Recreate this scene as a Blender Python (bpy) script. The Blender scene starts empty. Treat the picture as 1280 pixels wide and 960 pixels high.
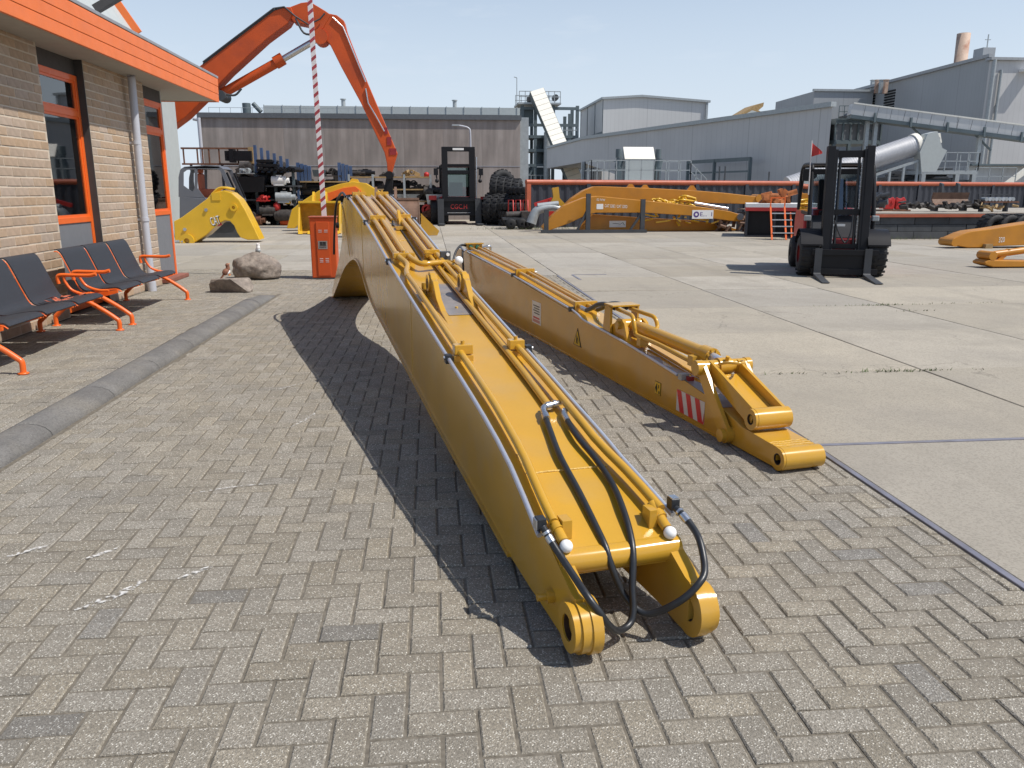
import bpy, bmesh, math, random
from mathutils import Vector, Matrix, noise
R = math.radians
rnd = random.Random(11)
sc = bpy.context.scene
COL = sc.collection

# ------------------------------------------------------------------ camera
cam = bpy.data.cameras.new('camera'); co = bpy.data.objects.new('camera', cam); COL.objects.link(co)
CH, FPX, PITCH, YAW = 1.53, 1000.0, R(13.604), R(5.717)
cam.sensor_width = 36; cam.lens = 36 * FPX / 1280; cam.clip_start = .05; cam.clip_end = 3000
co.location = (0, 0, CH); co.rotation_euler = (R(90) - PITCH, 0, -YAW)
sc.camera = co
# ------------------------------------------------------------------ sky and sun
SUN = Vector((.62, -.27, 1)).normalized()
w = bpy.data.worlds.new('World'); sc.world = w; w.use_nodes = True
nt = w.node_tree; bg = nt.nodes['Background']
sky = nt.nodes.new('ShaderNodeTexSky'); sky.sky_type = 'NISHITA'; sky.sun_disc = False
sky.sun_elevation = math.asin(SUN.z); sky.sun_rotation = math.atan2(SUN.x, SUN.y)
sky.air_density = 1.0; sky.dust_density = .7; sky.ozone_density = 1.2; sky.altitude = 5
# a few thin cirrus wisps
tc = nt.nodes.new('ShaderNodeTexCoord'); mp = nt.nodes.new('ShaderNodeMapping')
mp.inputs['Scale'].default_value = (3.2, 3.2, 14)
nz = nt.nodes.new('ShaderNodeTexNoise'); nz.inputs['Scale'].default_value = 2.1; nz.inputs['Detail'].default_value = 7; nz.inputs['Roughness'].default_value = .6
cr = nt.nodes.new('ShaderNodeValToRGB'); cr.color_ramp.elements[0].position = .58; cr.color_ramp.elements[1].position = .86
cr.color_ramp.elements[1].color = (.45, .45, .45, 1)
mx = nt.nodes.new('ShaderNodeMix'); mx.data_type = 'RGBA'; mx.inputs[7].default_value = (6.6, 6.9, 7.2, 1)
L = nt.links.new
L(tc.outputs['Generated'], mp.inputs[0]); L(mp.outputs[0], nz.inputs[0]); L(nz.outputs[0], cr.inputs[0])
L(cr.outputs[0], mx.inputs[0]); L(sky.outputs[0], mx.inputs[6]); 
# pale summer haze that thickens evenly towards the horizon all the way round
sx = nt.nodes.new('ShaderNodeSeparateXYZ'); L(tc.outputs['Generated'], sx.inputs[0])
hr = nt.nodes.new('ShaderNodeMapRange'); hr.interpolation_type = 'SMOOTHSTEP'
hr.inputs['From Min'].default_value = -.02; hr.inputs['From Max'].default_value = .50; hr.inputs['To Min'].default_value = .92; hr.inputs['To Max'].default_value = .0
L(sx.outputs[2], hr.inputs[0])
hz = nt.nodes.new('ShaderNodeMix'); hz.data_type = 'RGBA'; hz.inputs[7].default_value = (5.4, 6.1, 7.0, 1)
L(hr.outputs[0], hz.inputs[0]); L(mx.outputs[2], hz.inputs[6]); L(hz.outputs[2], bg.inputs[0])
bg.inputs[1].default_value = .11
sun = bpy.data.lights.new('sun', 'SUN'); sun.energy = 3.9; sun.angle = R(.5); sun.color = (1, .955, .89)
so = bpy.data.objects.new('sun', sun); COL.objects.link(so)
so.rotation_euler = SUN.to_track_quat('Z', 'Y').to_euler()
vs = sc.view_settings; vs.view_transform = 'Standard'; vs.look = 'None'; vs.exposure = 0.25; vs.gamma = 1; vs.use_curve_mapping = False
sc.cycles.max_bounces = 6; sc.cycles.transparent_max_bounces = 8
sc.cycles.use_denoising = True

# ------------------------------------------------------------------ materials
MATS = {}
def mat(name, col, rough=.6, metal=0, var=.12, vscale=6, bump=0, bscale=60, coat=0, island=0, spec=.5,
        streak=0, dirt=None, dirtscale=1.2, dirtamt=.5, flake=None, trans=0, emit=None, cracks=0, ribs=0, mottle=0):
    m = bpy.data.materials.new(name); m.use_nodes = True
    t = m.node_tree; N = t.nodes; b = N['Principled BSDF']; l = t.links.new
    b.inputs['Roughness'].default_value = rough; b.inputs['Metallic'].default_value = metal
    b.inputs['Coat Weight'].default_value = coat; b.inputs['Coat Roughness'].default_value = .12
    b.inputs['Specular IOR Level'].default_value = spec
    tc = N.new('ShaderNodeTexCoord'); co_ = tc.outputs['Object']
    def nse(scale, detail=5, sx=None):
        n = N.new('ShaderNodeTexNoise'); n.inputs['Scale'].default_value = scale; n.inputs['Detail'].default_value = detail
        if sx:
            mp = N.new('ShaderNodeMapping'); mp.inputs['Scale'].default_value = sx; l(co_, mp.inputs[0]); l(mp.outputs[0], n.inputs[0])
        else: l(co_, n.inputs[0])
        return n.outputs[0]
    def math_(op, a, b_=None, c=None):
        n = N.new('ShaderNodeMath'); n.operation = op
        for i, v in enumerate((a, b_, c)):
            if v is None: continue
            if isinstance(v, (int, float)): n.inputs[i].default_value = v
            else: l(v, n.inputs[i])
        return n.outputs[0]
    def mix(f, a, b_):
        n = N.new('ShaderNodeMix'); n.data_type = 'RGBA'
        for i, v in ((0, f), (6, a), (7, b_)):
            if isinstance(v, (int, float)): n.inputs[i].default_value = v
            elif isinstance(v, tuple): n.inputs[i].default_value = v if len(v) == 4 else (*v, 1)
            else: l(v, n.inputs[i])
        return n.outputs[2]
    base = tuple(col)
    dark = tuple(c * (1 - var) for c in base); lite = tuple(min(1, c * (1 + var)) for c in base)
    f = math_('MULTIPLY_ADD', math_('SUBTRACT', nse(vscale), .5), 2.2, .5)
    c = mix(f, dark, lite)
    if island:
        g = N.new('ShaderNodeNewGeometry'); oi = N.new('ShaderNodeObjectInfo')
        r = math_('FRACT', math_('ADD', g.outputs['Random Per Island'], oi.outputs['Random']))
        hs = N.new('ShaderNodeHueSaturation'); l(c, hs.inputs['Color'])
        l(math_('MULTIPLY_ADD', math_('SUBTRACT', r, .5), 2 * island, 1), hs.inputs['Value'])
        r2 = math_('FRACT', math_('MULTIPLY', r, 7.31))
        l(math_('MULTIPLY_ADD', r2, .34, .80), hs.inputs['Saturation'])
        c = hs.outputs[0]
    if streak:
        s = nse(1, 7, (2.6, 2.6, .30)); s2 = nse(1, 5, (.5, .5, .22))
        k = math_('MULTIPLY', math_('ADD', math_('SUBTRACT', s, .45), math_('SUBTRACT', s2, .45)), streak * 3)
        c = mix(math_('MAXIMUM', math_('MINIMUM', k, 1), 0), c, tuple(x * .45 for x in base))
    if dirt:
        d = math_('MULTIPLY', math_('SUBTRACT', nse(dirtscale, 8), .5), 5)
        c = mix(math_('MULTIPLY', math_('MAXIMUM', math_('MINIMUM', d, 1), 0), dirtamt), c, dirt)
    if flake:
        v = N.new('ShaderNodeTexVoronoi'); v.inputs['Scale'].default_value = flake[1]; l(co_, v.inputs[0])
        sp0 = N.new('ShaderNodeSeparateColor'); l(v.outputs['Color'], sp0.inputs[0]); k = math_('LESS_THAN', v.outputs['Distance'], math_('MULTIPLY', sp0.outputs[1], flake[2]*2.0))
        c = mix(math_('MULTIPLY', k, flake[3]), c, flake[0])
        v2 = N.new('ShaderNodeTexVoronoi'); v2.inputs['Scale'].default_value = flake[1] * .8; l(co_, v2.inputs[0])
        sp = N.new('ShaderNodeSeparateColor'); l(v2.outputs['Color'], sp.inputs[0])
        c = mix(math_('MULTIPLY', math_('LESS_THAN', sp.outputs[0], .3), .35), c, tuple(x * .5 for x in base))
    if mottle:
        c = mix(math_('MULTIPLY', math_('MAXIMUM', math_('MINIMUM', math_('MULTIPLY', math_('SUBTRACT', nse(95, 3), .47), 6), 1), 0), mottle), c, tuple(x * .62 for x in base))
    if cracks:
        v3 = N.new('ShaderNodeTexVoronoi'); v3.feature = 'DISTANCE_TO_EDGE'; v3.inputs['Scale'].default_value = .55
        g2 = N.new('ShaderNodeNewGeometry'); n3 = N.new('ShaderNodeTexNoise'); n3.inputs['Scale'].default_value = 1.7; n3.inputs['Detail'].default_value = 6; l(g2.outputs['Position'], n3.inputs[0])
        va = N.new('ShaderNodeVectorMath'); va.operation = 'MULTIPLY_ADD'; va.inputs[1].default_value = (.9, .9, .9); l(n3.outputs['Color'], va.inputs[0]); l(g2.outputs['Position'], va.inputs[2]); l(va.outputs[0], v3.inputs[0])
        n4 = N.new('ShaderNodeTexNoise'); n4.inputs['Scale'].default_value = .35; l(g2.outputs['Position'], n4.inputs[0])
        c = mix(math_('MULTIPLY', math_('MULTIPLY', math_('LESS_THAN', v3.outputs['Distance'], .004), math_('GREATER_THAN', n4.outputs[0], .53)), cracks), c, tuple(x * .35 for x in base))
        n5 = N.new('ShaderNodeTexNoise'); n5.inputs['Scale'].default_value = .55; n5.inputs['Detail'].default_value = 9; n5.inputs['Roughness'].default_value = .7; l(g2.outputs['Position'], n5.inputs[0])
        c = mix(math_('MULTIPLY', math_('MAXIMUM', math_('MINIMUM', math_('MULTIPLY', math_('SUBTRACT', n5.outputs[0], .52), 7), 1), 0), .5), c, tuple(x * .68 for x in base))
        mp5 = N.new('ShaderNodeMapping'); mp5.inputs['Rotation'].default_value = (0, 0, .35); mp5.inputs['Scale'].default_value = (2.4, .13, 1); l(g2.outputs['Position'], mp5.inputs[0])
        n6 = N.new('ShaderNodeTexNoise'); n6.inputs['Scale'].default_value = 1; n6.inputs['Detail'].default_value = 4; l(mp5.outputs[0], n6.inputs[0])
        c = mix(math_('MULTIPLY', math_('MAXIMUM', math_('MINIMUM', math_('MULTIPLY', math_('SUBTRACT', n6.outputs[0], .56), 9), 1), 0), .28), c, tuple(x * .6 for x in base))
    if ribs:
        g3 = N.new('ShaderNodeNewGeometry'); sp3 = N.new('ShaderNodeSeparateXYZ'); l(g3.outputs['Position'], sp3.inputs[0])
        u3 = math_('ADD', sp3.outputs[0], sp3.outputs[1]); w3 = math_('FRACT', math_('MULTIPLY', u3, 1/ribs)); k3 = math_('LESS_THAN', w3, .12)
        c = mix(math_('MULTIPLY', k3, .16), c, tuple(x * .5 for x in base))
        k4 = math_('LESS_THAN', math_('FRACT', math_('MULTIPLY', u3, 1/(ribs*11))), .012)
        c = mix(math_('MULTIPLY', k4, .5), c, tuple(x * .55 for x in base))
    l(c, b.inputs['Base Color'])
    if bump:
        bn = N.new('ShaderNodeBump'); bn.inputs['Strength'].default_value = bump; bn.inputs['Distance'].default_value = .01
        l(nse(bscale, 6), bn.inputs['Height']); l(bn.outputs[0], b.inputs['Normal'])
    if rough > .12:
        rr = math_('MULTIPLY_ADD', math_('SUBTRACT', nse(vscale * 2.3), .5), min(.25, rough), rough); l(rr, b.inputs['Roughness'])
    if emit: b.inputs['Emission Color'].default_value = (*emit, 1); b.inputs['Emission Strength'].default_value = 1
    MATS[name] = m; return m

def glass_mat(name, tint=(.55, .62, .62), refl=.35):
    m = bpy.data.materials.new(name); m.use_nodes = True; t = m.node_tree; N = t.nodes; l = t.links.new
    out = N['Material Output']; N.remove(N['Principled BSDF'])
    tr = N.new('ShaderNodeBsdfTransparent'); tr.inputs[0].default_value = (*tint, 1)
    gl = N.new('ShaderNodeBsdfGlossy'); gl.inputs['Roughness'].default_value = .02
    fr = N.new('ShaderNodeFresnel'); fr.inputs[0].default_value = 1.5
    a = N.new('ShaderNodeMath'); a.operation = 'MULTIPLY_ADD'; a.inputs[1].default_value = 1.1; a.inputs[2].default_value = refl * .35; a.use_clamp = True
    ms = N.new('ShaderNodeMixShader'); l(fr.outputs[0], a.inputs[0]); l(a.outputs[0], ms.inputs[0]); l(tr.outputs[0], ms.inputs[1]); l(gl.outputs[0], ms.inputs[2]); l(ms.outputs[0], out.inputs[0])
    MATS[name] = m; return m

YEL = mat('yellow_paint', (.55, .300, .030), .19, var=.08, vscale=2.2, bump=.012, bscale=10, spec=.45, coat=.15, mottle=.05, dirt=(.44, .29, .11), dirtscale=3.5, dirtamt=.34)
YEL2 = mat('bright_yellow_paint', (.68, .40, .02), .35, var=.06, vscale=3, coat=.3)
OCH = mat('ochre_paint', (.50, .205, .014), .42, var=.08, vscale=2, dirt=(.28, .13, .03), dirtscale=1.5, dirtamt=.4)
WELD = mat('weld_bead', (.66, .42, .10), .4, var=.25, vscale=90, bump=.5, bscale=200)
CHROME = mat('zinc_pipe', (.60, .63, .70), .32, metal=.6, var=.01, vscale=20)
STEEL = mat('bright_steel', (.55, .56, .58), .3, metal=.9, var=.08, vscale=30)
BLK = mat('black_plastic', (.022, .024, .028), .42, var=.1)
RUB = mat('black_hose', (.020, .021, .023), .38, var=.15, vscale=40, bump=.05, bscale=300)
WHT = mat('white_plastic', (.82, .82, .80), .4, var=.02)
BORE = mat('greased_bore', (.035, .018, .012), .5, var=.3, vscale=30)
SIL = mat('silver_patch', (.27, .245, .23), .4, metal=.2, var=.15, vscale=12, dirt=(.5, .32, .1), dirtscale=7, dirtamt=.5)
PAV = mat('concrete_paver', (.305, .270, .214), .9, var=.17, vscale=5, bump=.8, bscale=170, island=.14, mottle=.8, flake=((.80, .76, .66), 165, .22, .8), spec=.25, dirt=(.21, .20, .185), dirtscale=.9, dirtamt=.4)
PAVD = mat('dark_paver', (.250, .230, .198), .9, var=.18, vscale=5, bump=.8, bscale=170, island=.14, mottle=.8, flake=((.72, .70, .64), 165, .22, .7), spec=.25)
SAND = mat('joint_sand', (.165, .145, .115), .95, var=.3, vscale=40, spec=.1)
SLAB = mat('yard_concrete', (.385, .346, .282), .88, var=.08, vscale=1.3, bump=.2, bscale=90, island=.13, cracks=.38, mottle=.3, flake=((.5, .47, .42), 120, .12, .3), spec=.25, dirt=(.26, .235, .20), dirtscale=.8, dirtamt=.55)
GROUND = mat('ground_earth', (.25, .225, .185), .95, var=.2, vscale=1, spec=.1)
JOINT = mat('joint_tar', (.17, .155, .135), .9, var=.3, vscale=10)
EDGE = mat('galvanised_edge', (.22, .215, .25), .5, metal=.3, var=.2, vscale=8, dirt=(.2, .17, .14), dirtscale=3)
KERB = mat('kerb_concrete', (.165, .158, .148), .85, var=.15, vscale=6, bump=.25, bscale=150, flake=((.55, .54, .5), 130, .12, .5), spec=.25, dirt=(.27, .245, .2), dirtscale=2.5, dirtamt=.45)
BRICK = mat('wall_brick', (.42, .312, .222), .88, var=.12, vscale=14, bump=.4, bscale=110, island=.07, spec=.2)
MORT = mat('mortar', (.56, .485, .385), .95, var=.1, vscale=20, bump=.3, bscale=150, spec=.1)
ORA = mat('orange_board', (.78, .175, .035), .45, var=.06, vscale=4, bump=.15, bscale=160)
ORF = mat('orange_frame', (.80, .135, .015), .4, var=.05, coat=.2)
ORM = mat('orange_machine', (.53, .080, .015), .45, spec=.3, var=.08, vscale=2, dirt=(.30, .06, .03), dirtscale=1.2, dirtamt=.4)
ORR = mat('orange_rail', (.40, .095, .042), .5, var=.12, vscale=3)
SOFF = mat('soffit_board', (.40, .38, .335), .8, var=.05)
ZINC = mat('zinc_trim', (.36, .36, .37), .5, metal=.4, var=.1)
PANEL = mat('grey_panel', (.17, .175, .185), .6, var=.04, bump=.1, bscale=300)
DPAN = mat('dark_panel', (.05, .047, .045), .6, var=.1)
PVC = mat('grey_pipe', (.46, .47, .51), .4, var=.03)
LGREY = mat('light_grey_cladding', (.42, .45, .44), .6, var=.04)
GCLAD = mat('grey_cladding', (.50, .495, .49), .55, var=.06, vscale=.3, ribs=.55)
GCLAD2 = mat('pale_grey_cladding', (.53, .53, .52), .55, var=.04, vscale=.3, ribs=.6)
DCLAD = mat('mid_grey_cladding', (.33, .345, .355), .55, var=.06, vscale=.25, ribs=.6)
CONC = mat('hall_concrete', (.34, .295, .265), .9, var=.12, vscale=.8, streak=.7, bump=.2, bscale=20, spec=.2, island=.015)
ROOFD = mat('dark_roof_edge', (.10, .11, .12), .6, var=.1)
CURT = mat('curtain_cloth', (.55, .52, .45), .9, var=.15, vscale=4)
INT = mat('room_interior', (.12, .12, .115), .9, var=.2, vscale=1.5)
MESHF = mat('black_mesh_fabric', (.030, .033, .040), .6, var=.12, vscale=60, bump=.3, bscale=400)
ROCK = mat('boulder_rock', (.27, .228, .19), .9, var=.4, vscale=14, bump=1.0, bscale=45, mottle=.5, dirt=(.16, .135, .12), dirtscale=3, dirtamt=.7, spec=.2)
RED = mat('red_paint', (.50, .03, .025), .45, var=.1)
REDS = mat('red_stripe', (.62, .03, .03), .45, var=.1, vscale=12)
WSTR = mat('white_stripe', (.66, .63, .62), .45, var=.08, vscale=12)
DKRED = mat('dark_red_paint', (.27, .018, .02), .45, var=.2)
BLKP = mat('black_machine_paint', (.011, .011, .013), .5, var=.2, vscale=3, spec=.25)
DGREY = mat('dark_grey_steel', (.05, .053, .058), .55, var=.2, vscale=3)
MGREY = mat('cab_grey', (.125, .13, .15), .45, var=.05, vscale=2)
TYRE = mat('tyre_rubber', (.015, .015, .016), .75, var=.25, vscale=8, bump=.3, bscale=40)
RUST = mat('rusty_steel', (.15, .065, .035), .85, var=.4, vscale=6, bump=.4, bscale=40)
BRN = mat('worn_brown_steel', (.17, .095, .06), .7, var=.3, vscale=4, bump=.2)
SCRAP = mat('oily_scrap', (.05, .043, .038), .7, var=.5, vscale=9, bump=.5, bscale=25)
BLUE = mat('blue_rack', (.055, .095, .19), .5, var=.2, vscale=3)
BLOCK = mat('dark_block', (.060, .064, .068), .85, var=.2, vscale=3, bump=.3, island=.2)
CORR = mat('dark_corrugated', (.030, .032, .042), .5, var=.1)
GALV = mat('galvanised_steel', (.36, .385, .39), .5, metal=.3, var=.12)
TEAL = mat('structure_steel', (.105, .135, .145), .55, var=.15, vscale=1)
WHITEC = mat('white_cover', (.84, .80, .70), .5, var=.03)
SILV = mat('silver_duct', (.50, .50, .51), .5, metal=.2, var=.08)
PALLET = mat('pallet_wood', (.36, .24, .11), .85, var=.25, vscale=5)
CHIM = mat('chimney_steel', (.50, .36, .27), .7, var=.1, dirt=(.27, .09, .04), dirtscale=.7, dirtamt=.9)
WEED = mat('weed_leaf', (.075, .105, .03), .8, var=.4, vscale=30)
BLKPR = mat('black_print', (.015, .015, .015), .6)
WPR = mat('white_print', (.78, .77, .74), .6, var=.03)
RPR = mat('red_print', (.55, .05, .05), .6)
YPR = mat('yellow_print', (.75, .48, .02), .5)
PURP = mat('purple_print', (.10, .05, .22), .5)
GRN = mat('green_cap', (.02, .14, .10), .5)
AMB = mat('amber_lens', (.75, .22, .02), .3)
BRBIRD = mat('brown_feather', (.20, .085, .05), .8, var=.3, vscale=40)
GLASS = glass_mat('window_glass')
CABG = glass_mat('cab_glass', (.62, .68, .70), .4)
FGLASS = glass_mat('fork_glass', (.42, .56, .54), .3)

# ------------------------------------------------------------------ mesh building
class MB:
    def __init__(s, M=None): s.v = []; s.f = []; s.mi = []; s.cur = 0; s.M = M; s.sm = []
    def add(s, vs, fs, smooth=False):
        n = len(s.v)
        for p in vs:
            p = Vector(p)
            if s.M is not None: p = s.M @ p
            s.v.append(p)
        for f in fs: s.f.append([i + n for i in f]); s.mi.append(s.cur); s.sm.append(smooth)
        return s
    def box(s, x0, x1, y0, y1, z0, z1):
        return s.add([(x0,y0,z0),(x1,y0,z0),(x1,y1,z0),(x0,y1,z0),(x0,y0,z1),(x1,y0,z1),(x1,y1,z1),(x0,y1,z1)],
              [(0,3,2,1),(4,5,6,7),(0,1,5,4),(1,2,6,5),(2,3,7,6),(3,0,4,7)])
    def cbox(s, c, d): return s.box(c[0]-d[0]/2, c[0]+d[0]/2, c[1]-d[1]/2, c[1]+d[1]/2, c[2]-d[2]/2, c[2]+d[2]/2)
    def bar(s, p, q, w, h, up=(0,0,1)):           # square bar from p to q
        p = Vector(p); q = Vector(q); d = (q-p).normalized(); u = Vector(up)
        if abs(d.dot(u)) > .99: u = Vector((1,0,0))
        r = d.cross(u).normalized(); u = r.cross(d)
        vs = [p + r*a*w/2 + u*b*h/2 for a, b in ((-1,-1),(1,-1),(1,1),(-1,1))] + [q + r*a*w/2 + u*b*h/2 for a, b in ((-1,-1),(1,-1),(1,1),(-1,1))]
        return s.add(vs, [(3,2,1,0),(4,5,6,7),(0,1,5,4),(1,2,6,5),(2,3,7,6),(3,0,4,7)])
    def prism(s, poly, a0, a1, axis='x'):          # poly of (u,w); extruded along axis
        n = len(poly)
        def P(a, u, w_): return {'x': (a,u,w_), 'y': (u,a,w_), 'z': (u,w_,a)}[axis]
        area = sum(poly[i][0]*poly[(i+1)%n][1] - poly[(i+1)%n][0]*poly[i][1] for i in range(n))
        if axis == 'y': area = -area
        if area < 0: poly = poly[::-1]
        if a0 > a1: a0, a1 = a1, a0
        vs = [P(a0,*p) for p in poly] + [P(a1,*p) for p in poly]
        return s.add(vs, [tuple(range(n))[::-1], tuple(range(n, 2*n))] + [(i,(i+1)%n,n+(i+1)%n,n+i) for i in range(n)])
    def tube(s, path, r, n=8, caps=True, r1=None):
        path = [Vector(p) for p in path]; m = len(path); rings = []
        t0 = (path[1]-path[0]).normalized(); u = t0.orthogonal().normalized()
        vs = []
        for i, p in enumerate(path):
            t = (path[min(i+1,m-1)] - path[max(i-1,0)]).normalized()
            u = (u - t*u.dot(t)).normalized(); b = t.cross(u)
            rr = r if r1 is None else r + (r1-r)*i/(m-1)
            for k in range(n):
                a = 2*math.pi*k/n; vs.append(p + (u*math.cos(a) + b*math.sin(a))*rr)
        fs = [(i*n+k, i*n+(k+1)%n, (i+1)*n+(k+1)%n, (i+1)*n+k) for i in range(m-1) for k in range(n)]
        s.add(vs, fs, True)
        if caps: s.add(vs[:n], [tuple(range(n))[::-1]]); s.add(vs[-n:], [tuple(range(n))])
        return s
    def cyl(s, p, q, r, n=16, r1=None): return s.tube([p, q], r, n, True, r1)
    def ring(s, p, q, ro, ri, n=24):               # hollow boss
        p = Vector(p); q = Vector(q); t = (q-p).normalized(); u = t.orthogonal().normalized(); b = t.cross(u)
        def circ(c, r): return [c + (u*math.cos(2*math.pi*k/n) + b*math.sin(2*math.pi*k/n))*r for k in range(n)]
        vs = circ(p,ro)+circ(q,ro)+circ(q,ri)+circ(p,ri); fs = []; sm = []
        s.add(vs, [(k,(k+1)%n,n+(k+1)%n,n+k) for k in range(n)] + [(2*n+k,2*n+(k+1)%n,3*n+(k+1)%n,3*n+k) for k in range(n)], True)
        s.add(vs, [(n+k,n+(k+1)%n,2*n+(k+1)%n,2*n+k) for k in range(n)] + [(3*n+k,3*n+(k+1)%n,(k+1)%n,k) for k in range(n)])
        return s
    def ball(s, c, r, n=10, m=7, sz=(1,1,1)):
        c = Vector(c); vs = [c + Vector((0,0,r*sz[2]))]; fs = []
        for i in range(1, m):
            th = math.pi*i/m
            for k in range(n):
                a = 2*math.pi*k/n; vs.append(c + Vector((r*sz[0]*math.sin(th)*math.cos(a), r*sz[1]*math.sin(th)*math.sin(a), r*sz[2]*math.cos(th))))
        vs.append(c - Vector((0,0,r*sz[2]))); e = len(vs)-1
        for k in range(n):
            fs.append((0, 1+k, 1+(k+1)%n)); fs.append((e, 1+(m-2)*n+(k+1)%n, 1+(m-2)*n+k))
        for i in range(m-2):
            for k in range(n): fs.append((1+i*n+k, 1+(i+1)*n+k, 1+(i+1)*n+(k+1)%n, 1+i*n+(k+1)%n))
        return s.add(vs, fs, True)
    def lathe(s, prof, c, axis='z', n=20):         # prof of (r, h)
        c = Vector(c); vs = []
        for r, h in prof:
            for k in range(n):
                a = 2*math.pi*k/n; p = (r*math.cos(a), r*math.sin(a), h)
                if axis == 'x': p = (p[2], p[0], p[1])
                if axis == 'y': p = (p[1], p[2], p[0])
                vs.append(c + Vector(p))
        m = len(prof)
        return s.add(vs, [(i*n+k, i*n+(k+1)%n, (i+1)*n+(k+1)%n, (i+1)*n+k) for i in range(m-1) for k in range(n)], True)
    def mesh(s, name, mats):
        me = bpy.data.meshes.new(name); me.from_pydata([tuple(v) for v in s.v], [], s.f)
        for m in (mats if isinstance(mats, (list, tuple)) else [mats]): me.materials.append(m)
        me.polygons.foreach_set('material_index', s.mi); me.polygons.foreach_set('use_smooth', s.sm)
        me.update()
        return me
    def build(s, name, mats, parent=None, bev=0, fix=False, **tags):
        me = s.mesh(name, mats)
        if fix:
            bm = bmesh.new(); bm.from_mesh(me); bmesh.ops.recalc_face_normals(bm, faces=bm.faces); bm.to_mesh(me); bm.free()
        o = bpy.data.objects.new(name, me); COL.objects.link(o); o.parent = parent
        if bev:
            b = o.modifiers.new('bevel', 'BEVEL'); b.width = bev; b.segments = 2; b.limit_method = 'ANGLE'; b.angle_limit = R(40)
        for k, v in tags.items(): o[k] = v
        return o
def tag(o, label, cat, group=None):
    o['label'] = label; o['category'] = cat
    if group: o['group'] = group
    return o
def thing(name, label, cat, loc=(0,0,0), rz=0, group=None):
    o = bpy.data.objects.new(name, None); COL.objects.link(o); o.location = loc; o.rotation_euler = (0,0,rz); o.empty_display_size = .2
    return tag(o, label, cat, group)
def kids(o): return [c for c in bpy.data.objects if c.parent == o]
def dup(o, loc=None, rz=None, label=None, parent=None):
    c = o.copy(); COL.objects.link(c)
    if parent is not None: c.parent = parent
    if loc is not None: c.location = loc
    if rz is not None: c.rotation_euler = (0,0,rz)
    if label: c['label'] = label
    for k in kids(o): dup(k, parent=c)
    return c
def bez(pts, n=8):                                 # Catmull-Rom through points
    P = [Vector(p) for p in pts]; P = [2*P[0]-P[1]] + P + [2*P[-1]-P[-2]]; out = []
    for i in range(1, len(P)-2):
        a, b, c, d = P[i-1:i+3]
        for k in range(n):
            t = k/n; out.append(.5*((2*b) + (c-a)*t + (2*a-5*b+4*c-d)*t*t + (3*b-a-3*c+d)*t**3))
    out.append(P[-2]); return out
def text(name, s, size, mtl, parent, M, ext=.001, label=None, width=None):
    cu = bpy.data.curves.new(name, 'FONT'); cu.body = s; cu.size = size; cu.extrude = ext; cu.resolution_u = 2
    cu.align_x = 'CENTER'; cu.align_y = 'CENTER'
    t = bpy.data.objects.new(name, cu); COL.objects.link(t)
    dg = bpy.context.evaluated_depsgraph_get(); me = bpy.data.meshes.new_from_object(t.evaluated_get(dg))
    bpy.data.objects.remove(t); bpy.data.curves.remove(cu)
    if width:
        xs = [v.co.x for v in me.vertices]; k = width/(max(xs)-min(xs)); me.transform(Matrix.Diagonal((k,1,1,1)))
    me.transform(M); me.materials.clear(); me.materials.append(mtl); me.name = name
    o = bpy.data.objects.new(name, me); COL.objects.link(o); o.parent = parent
    if label: o['label'] = label
    return o
def basis(o, x, y):                                # matrix with given origin and text axes
    x = Vector(x).normalized(); y = Vector(y).normalized(); z = x.cross(y)
    return Matrix(((x.x,y.x,z.x,o[0]),(x.y,y.y,z.y,o[1]),(x.z,y.z,z.z,o[2]),(0,0,0,1)))
# survey helper: real position, at depth Y, of something sighted from the camera station
_cy, _sy, _cp, _sp = math.cos(YAW), math.sin(YAW), math.cos(PITCH), math.sin(PITCH)
def at(px, py, Y):
    a, b = px-640, -(py-480)
    fwd = FPX*_cp + b*_sp; up = -FPX*_sp + b*_cp
    x = a*_cy + fwd*_sy; y = -a*_sy + fwd*_cy
    return Vector((x*Y/y, Y, CH + up*Y/y))
def xz(pts, Y): return [(at(a,b,Y).x, at(a,b,Y).z) for a, b in pts]

# ================================================================== GROUND
def infr(x, y, z=0, m=30):
    p = Vector((x, y, z-CH)); f = p.dot(Vector((_sy*_cp, _cy*_cp, -_sp)))
    if f < .3: return None
    u = p.dot(Vector((_cy, -_sy, 0))); v = p.dot(Vector((_sy*_sp, _cy*_sp, _cp)))
    X, Y = 640 + FPX*u/f, 480 - FPX*v/f
    return f if -m < X < 1280+m and -m < Y < 960+m else None
g = MB(); NG = 40
g.add([(-900,-40,-.055),(900,-40,-.055),(900,1600,-.055),(-900,1600,-.055)], [(0,1,2,3)])
g.build('ground', GROUND, kind='structure')
KX = lambda y: -2.585 + .0175*(y-4)                # kerb axis
def block(mb, x0, x1, y0, y1, z, c, h=.05, jz=0, tilt=(0,0)):
    zt = lambda x, y: z + jz + tilt[0]*(x-(x0+x1)/2) + tilt[1]*(y-(y0+y1)/2)
    o = [(x0,y0),(x1,y0),(x1,y1),(x0,y1)]; i = [(x0+c,y0+c),(x1-c,y0+c),(x1-c,y1-c),(x0+c,y1-c)]
    vs = [(*p, z-h) for p in o] + [(*p, zt(*p)-c) for p in o] + [(*p, zt(*p)) for p in i]
    fs = [(8,9,10,11)] + [(4+k,4+(k+1)%4,8+(k+1)%4,8+k) for k in range(4)] + [(k,(k+1)%4,4+(k+1)%4,4+k) for k in range(4)]
    mb.add(vs, fs)
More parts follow.
